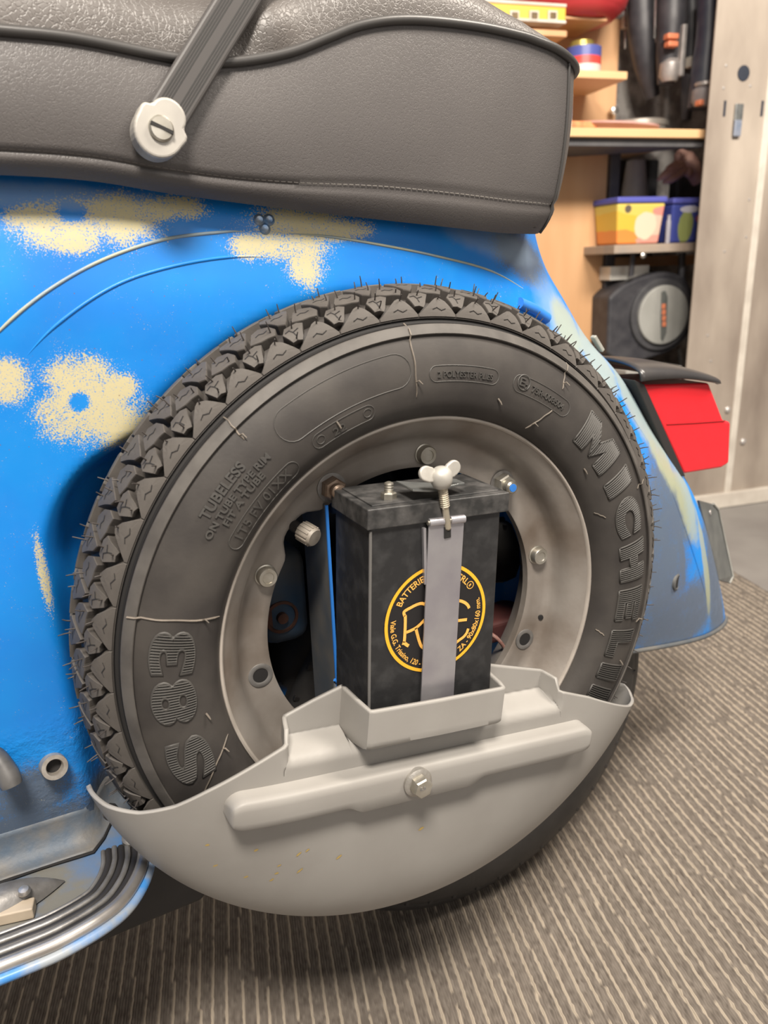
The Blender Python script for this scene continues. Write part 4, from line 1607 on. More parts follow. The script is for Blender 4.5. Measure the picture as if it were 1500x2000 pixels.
BA = root('battery', 'black box battery with round yellow label standing inside the spare wheel', 'battery')
obj('battery_case', *box_vf(bp3(BW / 2, BD / 2, -BH / 2), (BW / 2, BD / 2, BH / 2), AXB), BATT, BA, bevel=0.0012)
edm = principled('worn_edge', (0.13, 0.125, 0.12), 0.5)
tube('worn_edge', [bp3(0.0004, -0.0003, -0.001), bp3(0.0004, -0.0003, -0.13)], 0.0010, edm, BA, n=8)
LH = 0.0125
lid = obj('battery_lid', *box_vf(bp3(BW / 2 + 0.001, BD / 2 - 0.001, LH / 2), (BW / 2 + 0.0035, BD / 2 + 0.0015, LH / 2), AXB), BATTL, BA, bevel=0.0008)
obj('lid_panel', *box_vf(bp3(BW / 2 + 0.001, BD / 2 - 0.001, LH + 0.0003), (BW / 2 - 0.0015, BD / 2 - 0.0035, 0.0006), AXB), BATTL, lid, bevel=0.0003)


def on_lid(px, py, h):
    d = ray(px, py)
    t = ((bp3(0, 0, h) - CAM) @ wb_) / (d @ wb_)
    return CAM + d * t


tp = on_lid(759, 976, LH)
term = rev('terminal_nut', [(0.0048, 0), (0.0048, 0.0042), (0.0040, 0.0048)], tp, wb_, ZINC, BA, n=6, auto=20)
rev('terminal_stud', [(0.0026 + (0.0003 if j % 2 else 0), 0.004 + 0.0008 * j) for j in range(9)] + [(0.001, 0.0112)], tp, wb_, ZINC, term, n=16)

# round label on the front face
lc = (atY(750, 1208, BF) + atY(947, 1195, BF)) / 2
lcx, lcz = float((lc - BO) @ ub), float((lc - BO) @ wb_) - 0.002
LR = float((atY(947, 1195, BF) - atY(750, 1208, BF)) @ ub) / 2


def lab(x, y, lift=0.0004):
    return bp3(lcx + x, -lift, lcz + y)


mb = MB()
n = 72
mb.add([lab(math.cos(t) * LR * 0.985, math.sin(t) * LR * 0.985, 0.0003) for t in np.linspace(0, 2 * PI, n, endpoint=False)], [tuple(range(n - 1, -1, -1))])
disc = mb.build('label_disc', LABELB, BA)
disc['label'] = 'round black label with yellow ring and lettering'


def ribbon(pts, w, lift=0.0006):
    """flat stroke on the label"""
    P = [np.array(p, float) for p in pts]
    L_, R_ = [], []
    closed = np.linalg.norm(P[0] - P[-1]) < 1e-6
    for i, p in enumerate(P):
        if closed:
            d = P[(i + 1) % (len(P) - 1)] - P[(i - 1) % (len(P) - 1)]
        else:
            d = P[min(i + 1, len(P) - 1)] - P[max(i - 1, 0)]
        d /= np.linalg.norm(d)
        nn = np.array([-d[1], d[0]]) * w / 2
        L_.append(lab(*(p + nn), lift))
        R_.append(lab(*(p - nn), lift))
    k = len(P)
    return L_ + R_, [(i, i + 1, k + i + 1, k + i)[::-1] for i in range(k - 1)]


circ = [(math.cos(t) * LR * 0.965, math.sin(t) * LR * 0.965) for t in np.linspace(0, 2 * PI, 97)]
v, f = ribbon(circ, LR * 0.06, 0.0005)
obj('label_ring', v, f, YELLOW, disc)


def arc_text(s, rad, a0, a1, size, inward=False):
    """text on a circle; angles clockwise from the top, degrees"""
    v, f = text_mesh(s, size, 0.0, 0.00009, cuts=(0, size * 0.5))
    w0, w1 = v[:, 0].min(), v[:, 0].max()
    out = []
    for x, y, z in v:
        t = (x - w0) / (w1 - w0)
        a = R(a0 + (a1 - a0) * t)
        r_ = rad - y if inward else rad + y
        out.append(lab(r_ * math.sin(a), r_ * math.cos(a), 0.0006))
    return obj('label_line', out, f, LETTERO, disc)


arc_text('BATTERIE', LR * 0.765, -64, -20, 0.0058)
arc_text('SRL', LR * 0.765, 30, 47, 0.0058)
arc_text('Viale G.G. Trissino, 120 -', LR * 0.885, -82, -160, 0.0050, True)
arc_text('ZA - 90x80x160 mm.', LR * 0.885, 146, 74, 0.0050, True)
arc_text('R', LR * 0.795, 51.0, 53.8, 0.0028)
v, f = ribbon([(LR * 0.825 * math.sin(R(52.3)) + 0.0024 * math.cos(t), LR * 0.825 * math.cos(R(52.3)) + 0.0024 * math.sin(t)) for t in np.linspace(0, 2 * PI, 25)], 0.0005)
obj('label_line', v, f, LETTERO, disc)


def lpx(zx, zy):
    """point of the label's close-up (740..960 by 1100..1340 shown at 6.818x) in label coordinates"""
    p = atY(740 + zx / 6.818, 1100 + zy / 6.818, BF)
    return (float((p - BO) @ ub) - lcx, float((p - BO) @ wb_) - lcz)


def stroke(pts, w=0.0020, n=30):
    P = smooth_line([lpx(*p) for p in pts], n)
    v, f = ribbon(P, w, 0.0007)
    return obj('label_monogram', v, f, LETTERO, disc)


stroke([(345, 690), (345, 760), (342, 880), (335, 1000), (330, 1050)])
stroke([(305, 1058), (335, 1062), (370, 1085), (390, 1095)], 0.0022)
stroke([(340, 700), (325, 660), (340, 630), (420, 585), (500, 545), (570, 530), (630, 560), (660, 620), (640, 690), (590, 760), (500, 845), (420, 890), (360, 915)])
stroke([(485, 860), (505, 940), (530, 1030), (560, 1100), (610, 1135), (660, 1120)])
stroke([(1030, 490), (1090, 500), (1145, 525), (1180, 560), (1195, 595)])
stroke([(1040, 760), (1100, 752), (1165, 745)])
stroke([(1010, 1060), (1060, 1020), (1120, 975), (1160, 925), (1182, 865)])

# ================================================================== hold-down strap with wing nut
ST = root('battery_strap', 'zinc plated hold-down strap with wing nut across the black battery', 'strap')
SF = BF - 0.0034
c4 = [atY(838, 1024, SF), atY(907, 1016, SF), atY(886, 1368, SF), atY(822, 1378, SF)]
v = [p for p in c4] + [p + [0, 0.0014, 0] for p in c4]
f = [(3, 2, 1, 0), (4, 5, 6, 7), (0, 1, 5, 4), (1, 2, 6, 5), (2, 3, 7, 6), (3, 0, 4, 7)]
mid = (c4[0] + c4[1]) / 2
dn = (c4[3] - c4[0]) / np.linalg.norm(c4[3] - c4[0])
c4b = [p + dn * 0.010 for p in (c4[3], c4[2])]
obj('band', v, f, STEEL, ST, bevel=0.0004)
v2 = [c4[3] , c4[2], c4b[1], c4b[0]]
v = v2 + [p + [0, 0.0014, 0] for p in v2]
obj('band_foot', v, f, STEEL, ST)
hx = (c4[1] - c4[0])
hl = np.linalg.norm(hx)
hx = hx / hl
g0, g1 = 0.40 * hl, 0.60 * hl
slot = mid - dn * 0.0
for a, b in ((0.0, g0), (g1, hl)):
    tube('hinge_barrel', [c4[0] + hx * a + [0, 0.0004, 0.0008], c4[0] + hx * b + [0, 0.0004, 0.0008]], 0.0026, STEEL, ST, n=18)
tube('hinge_pin', [c4[0] - hx * 0.0008 + [0, 0.0004, 0.0008], c4[0] + hx * (hl + 0.0005) + [0, 0.0004, 0.0008]], 0.0014, ZINC, ST, n=12)
sp = atY(874, 1040, SF - 0.0004)
obj('band_slot', *box_vf(sp, (0.0022, 0.0004, 0.0035)), GROOVE, ST)
obj('band_back', *box_vf((c4[0] + c4[3]) / 2 + dn * -0.04 + [-0.0012, 0.0018, 0], (0.0009, 0.0012, 0.018)), STEEL, ST)
wn = atY(862, 934, -0.0405)
r0_, r1_ = atY(875, 1034, SF), wn
rd = (r1_ - r0_)
rl = np.linalg.norm(rd)
rd = rd / rl
rod = rev('eye_rod', [(0.0015, 0.0), (0.0021, 0.001), (0.0021, rl * 0.42), (0.0024, rl * 0.44)] + [(0.0026 + (0.00045 if j % 2 else 0), rl * 0.45 + j * (rl * 0.5 / 26)) for j in range(27)], r0_, rd, mat('yellow_zinc', (0.55, 0.48, 0.36), (0.48, 0.44, 0.36), 80, 0.35, 0.7), ST, n=16, auto=15)
# wing nut: round hub with two paddle wings
wing = rev('wing_nut', [(0.0036, -0.0065), (0.0054, -0.0052), (0.0064, -0.0026), (0.0067, 0.0), (0.0064, 0.0026), (0.0052, 0.0048), (0.0032, 0.0062), (0.0008, 0.0066)], wn + rd * 0.0005, rd, WINGM, ST, n=30)
fx = np.cross(rd, [0, -1, 0])
fx = -fx / np.linalg.norm(fx)
fn = np.cross(fx, rd)
for (tx, ty, lean) in ((831, 925, 0), (886, 913, 0)):
    tip = atY(tx, ty, -0.040)
    d = tip - wn
    ln = np.linalg.norm(d)
    d = d / ln
    sdv = np.cross(d, [0.25, -0.95, 0.15])
    sdv /= np.linalg.norm(sdv)
    nv = np.cross(sdv, d)
    out = []
    for t in np.linspace(0, PI, 14):
        out.append((math.cos(t) * 0.0046, ln * 0.98 + math.sin(t) * 0.0046))
    out += [(-0.0046, ln * 0.7), (-0.0030, 0.003), (0.0030, 0.003), (0.0046, ln * 0.7)]
    v, f = prism_vf(out, lambda a, b: wn + sdv * a + d * b + nv * 0.0014, lambda a, b: wn + sdv * a + d * b - nv * 0.0014)
    fix(obj('wing', v, f, WINGM, wing, bevel=0.0009))
# top plate the nut bears on
tz = wn - rd * 0.0085
pa, pb_ = atY(800, 957, -0.010), atY(905, 950, -0.010)
xdir = (pb_ - pa) / np.linalg.norm(pb_ - pa)
mn = (pa + pb_) / 2
plv, plf = [], []
for i, (t, w_, zz) in enumerate(((0.0, 0.022, 0.0006), (0.3, 0.020, 0.0), (0.55, 0.018, 0.0), (0.62, 0.018, 0.0018), (0.85, 0.014, 0.0030), (1.0, 0.010, 0.0032))):
    c = pa + (pb_ - pa) * t
    c = np.array([c[0] - 0.012, tz[1] + 0.014, tz[2] + zz + (0.5 - t) * 0.006])
    for sy, sz in ((-1, 0), (1, 0), (1, -0.0016), (-1, -0.0016)):
        plv.append(c + np.array([0, sy * w_ * 0.5, sz]))
for i in range(5):
    for k in range(4):
        plf.append((i * 4 + k, i * 4 + (k + 1) % 4, i * 4 + 4 + (k + 1) % 4, i * 4 + 4 + k))
plf += [(3, 2, 1, 0), (20, 21, 22, 23)]
fix(obj('clamp_plate', plv, plf, STEELD, ST, bevel=0.0005))

# ================================================================== grey plastic cover over the lower wheel
TC = R(-7.0)
uc, wc = np.array([math.cos(TC), math.sin(TC)]), np.array([-math.sin(TC), math.cos(TC)])
RCV = 0.2315
CV = root('wheel_cover', 'light grey plastic crescent cover bolted over the lower half of the spare wheel', 'wheel cover')
TOPU = np.array([-0.214, -0.206, -0.19, -0.172, -0.155, -0.13, -0.1095, -0.1085, -0.085, -0.0665, -0.0655, -0.014, 0.0375, 0.0385, 0.065, 0.0985, 0.0995, 0.125, 0.155, 0.185, 0.206, 0.214])
TOPW = np.array([-0.0885, -0.0910, -0.0895, -0.0830, -0.0735, -0.0610, -0.0510, -0.0440, -0.0345, -0.0280, -0.0280, -0.0285, -0.0280, -0.0280, -0.0345, -0.0425, -0.0505, -0.0590, -0.0720, -0.0850, -0.0895, -0.0885])


def cover_y(u, w):
    u, w = np.asarray(u, float), np.asarray(w, float)
    r_ = np.hypot(u, w)
    q = np.clip((r_ - 0.120) / (RCV - 0.120), 0, 1)
    y = 0.024 - 0.056 * np.sqrt(1 - np.clip(q ** 2.6, 0, 1))
    rec = sstep(-0.066, -0.056, w) * (1 - sstep(0.0995, 0.1055, np.abs(u + 0.005)))
    y = y * (1 - rec) + (-0.013) * rec
    pk = sstep(-0.0640, -0.0520, w) * (1 - sstep(0.0475, 0.0510, np.abs(u + 0.0140)))
    y = y * (1 - pk) + (-0.0480) * pk
    return y


def cover_pt(u, w, lift=0.0):
    x, z = uc * u + wc * w
    return np.array([x, float(cover_y(u, w)) - lift, z])


ulim = 0.2135
us = np.unique(np.concatenate([np.linspace(-ulim, ulim, 330), np.array([-0.1095, -0.1085, -0.0665, -0.0655, 0.0375, 0.0385, 0.0985, 0.0995])]))
NW_ = 110
v, f = [], []
for u_ in us:
    wt = float(np.interp(u_, TOPU, TOPW))
    wl_ = -math.sqrt(max(RCV ** 2 - u_ ** 2, 0))
    wt = max(wt, wl_ + 0.0002)
    for k in range(NW_ + 1):
        t = k / NW_
        t = t ** 1.0
        w_ = wt + (wl_ - wt) * (1 - math.cos(t * PI / 2)) ** 0.0 * t if t < 1 else wl_
        v.append(cover_pt(u_, w_))
for i in range(len(us) - 1):
    for k in range(NW_):
        a = i * (NW_ + 1) + k
        f.append((a, a + 1, a + NW_ + 2, a + NW_ + 1))
shell = obj('cover_shell', v, f, PLAST, CV, smooth=True, auto=50)
sm = shell.modifiers.new('solid', 'SOLIDIFY')
sm.thickness = 0.0026
sm.offset = 1.0
# raised bar pressed into the cover
b0, b1 = -0.146, 0.124
hb = 0.0105
wm0 = -0.0862
v, f = [], []
UB = np.unique(np.concatenate([b0 + hb * (1 - np.cos(np.linspace(0, PI / 2, 12))), np.linspace(b0 + hb, b1 - hb, 120), b1 - hb * (1 - np.cos(np.linspace(0, PI / 2, 12)))]))
prof_b = [(-1.08, -0.002), (-1.0, 0.0005), (-0.99, 0.0078), (-0.93, 0.0112), (-0.80, 0.0126), (-0.4, 0.0129), (0.0, 0.0130), (0.4, 0.0129), (0.80, 0.0126), (0.93, 0.0112), (0.99, 0.0078), (1.0, 0.0005), (1.08, -0.002)]
for u_ in UB:
    e = min(u_ - b0, b1 - u_)
    h_ = hb if e >= hb else math.sqrt(max(hb ** 2 - (hb - e) ** 2, 1e-10))
    sw_ = 0.0052 * float(sstep(-0.072, -0.060, u_) * (1 - sstep(0.018, 0.030, u_)))
    fl = float(sstep(0.0, 0.0028, e))
    for k_, lift in prof_b:
        w_ = wm0 + k_ * h_ - (sw_ if k_ < -0.5 else 0)
        x, z = uc * u_ + wc * w_
        yb0 = float(cover_y(u_, wm0)) * 0.5 + 0.5 * float(cover_y(u_, w_))
        v.append((x, (yb0 if lift > 0.003 else float(cover_y(u_, w_))) - 0.0026 - (lift * fl if lift > 0 else lift), z))
nb_ = len(prof_b)
for i in range(len(UB) - 1):
    for k in range(nb_ - 1):
        f.append((i * nb_ + k, i * nb_ + k + 1, (i + 1) * nb_ + k + 1, (i + 1) * nb_ + k))
fix(obj('raised_bar', v, f, PLAST, CV, smooth=True))
bc = atY(815, 1527, -0.0480)
BY = float(bc[1])
wsh = rev('cover_bolt', [(0.0098, -0.002), (0.0098, 0.0014), (0.0088, 0.0022), (0.0068, 0.0026)], bc, (0, -1, 0), mat('bolt_zinc', (0.42, 0.40, 0.37), (0.33, 0.31, 0.28), 120, 0.4, 0.6, bump=0.3, bscale=500), CV, n=36)
hexh = rev('hex_head', [(0.0070, 0.002), (0.0070, 0.0078), (0.0062, 0.0090), (0.0050, 0.0092)], bc, (0, -1, 0), ZINC, wsh, n=6, auto=20, phase=0.2)
for body_, dx, dz in (('5.6', -0.003, 0.0003), ('HBY', -0.0034, -0.0036)):
    vt, ft = text_mesh(body_, 0.0034, 0.0002, 0.0001)
    if body_ == 'HBY':
        continue
    obj('head_mark', [(bc[0] + x + dx, BY - 0.0094 - z, bc[2] + y + dz) for x, y, z in vt], ft, ALUD, wsh)
# yellow paint flecks on the cover
FLK = principled('yellow_fleck', (0.42, 0.30, 0.10), 0.6)
mb = MB()
for px, py in ((583, 1668), (540, 1705), (530, 1718), (480, 1712), (662, 1673), (585, 1700), (822, 1618), (545, 1690), (500, 1660), (600, 1660), (405, 1650), (420, 1690)):
    d = ray(px, py)
    t = 0.3
    for _ in range(1200):
        p = CAM + d * t
        u_, w_ = p[0] * uc[0] + p[2] * uc[1], p[0] * wc[0] + p[2] * wc[1]
        if p[1] > float(cover_y(u_, w_)) - 0.0026:
            break
        t += 0.0003
    s1, s2 = random.uniform(0.0012, 0.0030), random.uniform(0.0006, 0.0013)
    an = R(random.uniform(10, 40))
    q = []
    for k in range(7):
        a = 2 * PI * k / 7
        ex, ez = s1 * math.cos(a) * random.uniform(0.7, 1.2), s2 * math.sin(a) * random.uniform(0.7, 1.2)
        dx, dz = ex * math.cos(an) - ez * math.sin(an), ex * math.sin(an) + ez * math.cos(an)
        x, z = p[0] + dx, p[2] + dz
        q.append((x, float(cover_y(x * uc[0] + z * uc[1], x * wc[0] + z * wc[1])) - 0.0029, z))
    mb.add(q, [tuple(range(6, -1, -1))])
o = mb.build('paint_flecks', FLK, shell)
o['kind'] = 'stuff'

# ================================================================== shelves and things at the back wall
PINE = mat('pine_board', (0.52, 0.28, 0.13), (0.60, 0.36, 0.19), 9, 0.55, stretch=(1, 1, 0.15), bump=0.05, bscale=60)
PINEL = mat('pine_edge', (0.72, 0.47, 0.25), (0.64, 0.40, 0.20), 12, 0.5, stretch=(0.2, 0.2, 1))
GREYW = mat('greyed_board', (0.40, 0.30, 0.22), (0.30, 0.25, 0.21), 14, 0.6)
DARKM = mat('dark_upright', (0.035, 0.035, 0.042), (0.06, 0.06, 0.065), 20, 0.5)
UNDER = mat('dark_underside', (0.06, 0.06, 0.065), (0.085, 0.083, 0.085), 20, 0.6)
CHROME = mat('bright_metal', (0.62, 0.60, 0.57), (0.45, 0.44, 0.42), 60, 0.3, 0.9)


def wrect(px0, py0, px1, py1, w):
    ym, xm = (py0 + py1) / 2, (px0 + px1) / 2
    u0, u1 = atW(px0, ym, w)[0], atW(px1, ym, w)[0]
    z1, z0 = atW(xm, py0, w)[1], atW(xm, py1, w)[1]
    return u0, u1, z0, z1


def pbox(name, px0, py0, px1, py1, w, dep, m, parent=None, bevel=0.002, **kw):
    u0, u1, z0, z1 = wrect(px0, py0, px1, py1, w)
    return wbox(name, u0, u1, w, w + dep, z0, z1, m, parent, bevel, **kw)


def wrel(name, u, w, z, prof, m, parent=None, n=32, axis=(0, 0, 1), **kw):
    return rev(name, prof, wp(u, w, z), axis, m, parent, n, **kw)


SH = root('shelf_unit', 'pine shelf unit with dark metal upright in the wall recess', 'shelf unit')
ZS = atW(1240, 250, 0.03)[1]
pbox('main_shelf', 1040, 250, 1392, 268, 0.03, 0.33, PINEL, SH)
u0, u1, z0, z1 = wrect(1040, 250, 1392, 268, 0.03)
ua, ub2 = atW(1268, 300, 0.10)[0], atW(1085, 330, 0.30)[0]
# dark board fixed under the shelf, cut at an angle
pu = [(u0, 0.045), (u1 - 0.01, 0.045), (u1 - 0.01, 0.06), (ua, 0.14), (u0, 0.33)]
v, f = prism_vf(pu, lambda a, b: wp(a, b, z0 - 0.0005), lambda a, b: wp(a, b, z0 - 0.016))
fix(obj('under_board', v, f, UNDER, SH))
pbox('small_shelf', 1040, 136, 1226, 152, 0.16, 0.22, PINEL, SH)
pbox('back_panel', 980, 30, 1207, 249, 0.345, 0.014, PINE, SH)
pbox('side_panel', 1000, 272, 1188, 720, 0.24, 0.016, PINE, SH)
pbox('top_ledge', 860, 53, 1108, 66, 0.145, 0.20, PINE, SH)
ud = wrect(1180, 300, 1198, 700, 0.235)
wbox('upright', ud[0], ud[1], 0.225, 0.26, FLOOR, ZS - 0.02, DARKM, SH)
pbox('lower_shelf', 1200, 476, 1368, 493, 0.10, 0.26, GREYW, SH)
pbox('rail', 1180, 500, 1362, 520, 0.30, 0.02, PINE, SH)
rr0 = wrect(1365, 300, 1376, 700, 0.10)
wbox('dark_backing', ud[1] - 0.002, rr0[1] + 0.05, 0.385, 0.40, FLOOR, ZS - 0.02, DARKM, SH)
for px, py in ((1168, 597), (1256, 499)):
    wrev('shelf_screw', px, py, 0.24 if px < 1200 else 0.098, [(0.007, 0), (0.007, 0.003), (0.003, 0.006)], CHROME, SH, 14)
wrev('panel_clip', 1197, 217, 0.33, [(0.010, 0), (0.010, 0.012), (0.006, 0.014)], CHROME, SH, 14)

# red basin on a thin upper board
PU, PZ = atW(1130, 36, 0.20)
wbox('upper_board', PU - 0.20, PU + 0.075, 0.20, 0.345, PZ - 0.002, PZ + 0.0038, PINE, SH, 0.001)
tag(wrel('red_basin', PU + 0.02, 0.27, PZ + 0.004, [(0.07, 0.0), (0.10, 0.006), (0.122, 0.025), (0.135, 0.07), (0.145, 0.15), (0.149, 0.15), (0.139, 0.065), (0.125, 0.026), (0.10, 0.009), (0.01, 0.007)],
         principled('red_plastic', (0.55, 0.05, 0.06), 0.35), n=64, cap=True), 'red plastic basin standing at the top of the shelf unit', 'basin')
# yellow spirit level
u0, u1, z0, z1 = wrect(958, 14, 1090, 52, 0.185)
LV = root('spirit_level', 'yellow spirit level with white edges and three dark windows on top ledge', 'spirit level')
wbox('body', u0 - 0.15, u1, 0.150, 0.180, z0 + 0.004, z1 - 0.004, principled('level_yellow', (0.75, 0.42, 0.05), 0.45), LV)
wbox('top_edge', u0 - 0.15, u1, 0.147, 0.183, z1 - 0.006, z1, WHITE, LV, 0.001)
wbox('bottom_edge', u0 - 0.15, u1, 0.147, 0.183, z0, z0 + 0.006, WHITE, LV, 0.001)
for px in (1000, 1038, 1074):
    a0, a1, b0_, b1_ = wrect(px - 9, 24, px + 9, 44, 0.16)
    wbox('window_frame', a0, a1, 0.146, 0.155, b0_, b1_, WHITE, LV, 0.001)
    wbox('vial', a0 + 0.004, a1 - 0.004, 0.144, 0.148, b0_ + 0.004, b1_ - 0.004, mat('vial_dark', (0.18, 0.12, 0.05), (0.1, 0.07, 0.04), 60, 0.3), LV, 0.0005)
# paint tin
cu, cz = atW(1155, 135, 0.22)
w_ = 0.22
tr_ = (atW(1186, 110, w_)[0] - atW(1124, 110, w_)[0]) / 2
tz_ = lambda py: atW(1155, py, w_)[1]
zsh = atW(1130, 136, 0.16)[1]
hh = tz_(72) - tz_(135)
TN = root('paint_tin', 'small paint tin with gold lid and blue, red and white bands', 'tin')
zc = zsh + 0.0005
for nm, f0, f1, cc in (('base_band', 0, 0.15, (0.22, 0.17, 0.15)), ('white_band', 0.15, 0.42, (0.62, 0.58, 0.54)), ('red_band', 0.42, 0.68, (0.62, 0.07, 0.06)), ('blue_band', 0.68, 1.0, (0.08, 0.10, 0.34))):
    wrel(nm, cu, w_ + 0.04, zc + hh * f0, [(tr_, 0), (tr_, hh * (f1 - f0))], principled('tin_' + nm, cc, 0.35), TN)
wrel('lid', cu - 0.006, w_ + 0.04, zc + hh, [(tr_ * 0.72, 0), (tr_ * 0.72, hh * 0.10), (tr_ * 0.66, hh * 0.12), (tr_ * 0.66, hh * 0.2), (tr_ * 0.6, hh * 0.22)], principled('tin_lid', (0.45, 0.36, 0.10), 0.3, 0.6), TN)
# white mug
cu, _ = atW(1094, 215, 0.10)
MG = root('white_canister', 'white canister with blue mark standing on the pine shelf behind the seat', 'canister')
zc = ZS + 0.0008
hm_ = atW(1094, 178, 0.10)[1] - zc
wrel('canister_body', cu, 0.10, zc, [(0.024, 0), (0.026, 0.004), (0.026, hm_ - 0.008), (0.022, hm_), (0.004, hm_)], principled('white_glaze', (0.72, 0.66, 0.58), 0.35), MG)
c0 = wp(cu + 0.006, 0.10 - 0.0258, zc + hm_ * 0.45)
obj('blue_mark', *box_vf(c0, (0.008, 0.001, 0.014), np.array([EU, EW, [0, 0, 1]])), principled('mark_blue', (0.15, 0.28, 0.48), 0.5), MG, bevel=0.0005)
# orange tray
TRY = pbox('tray', 1108, 236, 1168, 249, 0.10, 0.04, mat('orange_pieces', (0.60, 0.30, 0.12), (0.62, 0.16, 0.07), 60, 0.6, bump=0.5, bscale=120), None)
tag(TRY, 'low orange tray beside the white canister on the pine shelf', 'tray')
# pink plate leaning
pu0, pu1 = atW(1160, 240, 0.06)[0], atW(1322, 240, 0.06)[0]
pr_ = (pu1 - pu0) / 2
PLT = wrel('plate', (pu0 + pu1) / 2, 0.06 + pr_ * 0.92, ZS + 0.013, [(pr_ * 0.5, -0.010), (pr_ * 0.52, -0.012), (pr_ * 0.7, -0.008), (pr_, 0.010), (pr_, 0.014), (pr_ * 0.7, -0.003), (pr_ * 0.5, -0.007), (0.005, -0.007)],
           mat('pink_glaze', (0.52, 0.30, 0.27), (0.56, 0.36, 0.33), 20, 0.4), n=60, axis=(0.03, -0.10, 1))
tag(PLT, 'dusty pink round plate lying on the pine shelf edge', 'plate')
# pale tin behind the plate
cu, _ = atW(1262, 215, 0.26)
tag(wrel('storage_tin', cu, 0.29, ZS + 0.0005, [(0.070, 0), (0.072, 0.003), (0.072, 0.040), (0.075, 0.041), (0.075, 0.053), (0.070, 0.056), (0.01, 0.057)], mat('pale_tin', (0.55, 0.50, 0.44), (0.45, 0.42, 0.38), 30, 0.3, 0.5), n=40),
    'round pale metal tin standing behind the pink plate', 'tin')
# hanging tools in front of the foil
DK = mat('tool_black', (0.03, 0.03, 0.036), (0.055, 0.054, 0.06), 30, 0.45)
ORG = principled('tool_orange', (0.62, 0.20, 0.10), 0.5)
SIL = mat('tool_silver', (0.50, 0.47, 0.45), (0.36, 0.34, 0.33), 40, 0.4, 0.5)


def hang(name, label, cat, path, rad, w, m, extra=(), n=16):
    pts = []
    for px, py in path:
        u_, z_ = atW(px, py, w)
        pts.append(np.array(wp(u_, w, z_)))
    P = smooth_line(pts, 24)
    rr = np.interp(np.linspace(0, 1, len(P)), np.linspace(0, 1, len(rad)), rad)
    r_ = root(name, label, cat, 'tools hanging above the pine shelf')
    tube('handle', P, list(rr), m, r_, n=n)
    for (nm, kind, px, py, sx, sz, mm, dw) in extra:
        u_, z_ = atW(px, py, w + dw)
        c_ = wp(u_, w + dw, z_)
        k = 2.3 / FPX
        if kind == 'b':
            obj(nm, *box_vf(c_, (sx * k, 0.010, sz * k), np.array([EU, EW, [0, 0, 1]])), mm, r_, bevel=0.003)
        else:
            rev(nm, [(sx * k * 0.7, -sz * k), (sx * k, -sz * k * 0.5), (sx * k, sz * k * 0.6), (sx * k * 0.6, sz * k)], c_, (0, 0, 1), mm, r_, 16)
    return r_


hang('rod_tool', 'thin silver rod with white clip hanging at the left end of the tool row', 'tool', [(1224, -40), (1222, 30), (1221, 95)], [0.004, 0.004, 0.003], 0.34, CHROME, [('clip', 'b', 1224, 45, 9, 9, WHITE, -0.004)])
hang('hanging_tool', 'black hanging tool with slim silver bit at its middle', 'tool', [(1250, -40), (1255, 60), (1262, 130), (1275, 190)], [0.035, 0.036, 0.030, 0.018], 0.28, DK, [('bit', 'r', 1282, 20, 6, 40, CHROME, -0.03), ('chuck', 'r', 1282, 74, 4, 7, SIL, -0.03)])
hang('hanging_tool', 'black hanging tool with orange label and silver collar', 'tool', [(1312, -40), (1312, 40), (1306, 110), (1300, 165)], [0.034, 0.036, 0.030, 0.020], 0.20, DK,
     [('label_plate', 'b', 1311, 72, 10, 4, ORG, -0.040), ('label_plate', 'b', 1311, 87, 9, 4, ORG, -0.040), ('side_bar', 'b', 1331, 100, 4, 36, SIL, -0.034), ('collar', 'r', 1309, 138, 17, 16, SIL, -0.014)])
hang('hose', 'dark hanging hose with small white tag', 'tool', [(1350, -40), (1352, 60), (1346, 150), (1340, 235)], [0.022, 0.024, 0.020, 0.012], 0.24, DK, [('tag', 'b', 1347, 122, 4, 8, WHITE, -0.03)])
hang('torch', 'ribbed blue-black hanging torch with silver head beside the plywood', 'tool', [(1386, -40), (1384, 60), (1378, 130), (1372, 210)], [0.026, 0.028, 0.032, 0.036], 0.12, mat('tool_blue_black', (0.025, 0.03, 0.05), (0.05, 0.055, 0.07), 30, 0.45),
     [('ring', 'r', 1378, 165, 16, 4, SIL, -0.026), ('head', 'r', 1373, 188, 17, 14, mat('head_grey', (0.2, 0.19, 0.2), (0.28, 0.26, 0.26), 40, 0.4), -0.022), ('red_button', 'b', 1366, 201, 4, 4, ORG, -0.060)])
# grey funnel
cu, _ = atW(1238, 385, 0.31)
zl = atW(1270, 476, 0.10)[1]
zt_, zb_ = atW(1238, 314, 0.31)[1], zl + 0.0006
tag(wrel('funnel', cu, 0.31, zb_, [(0.050, 0), (0.050, 0.01), (0.046, 0.02), (0.024, zt_ - zb_), (0.018, zt_ - zb_ + 0.002)], mat('funnel_grey', (0.42, 0.40, 0.38), (0.36, 0.35, 0.33), 20, 0.45), n=40), 'tall grey plastic funnel upside down behind the yellow tub', 'funnel')
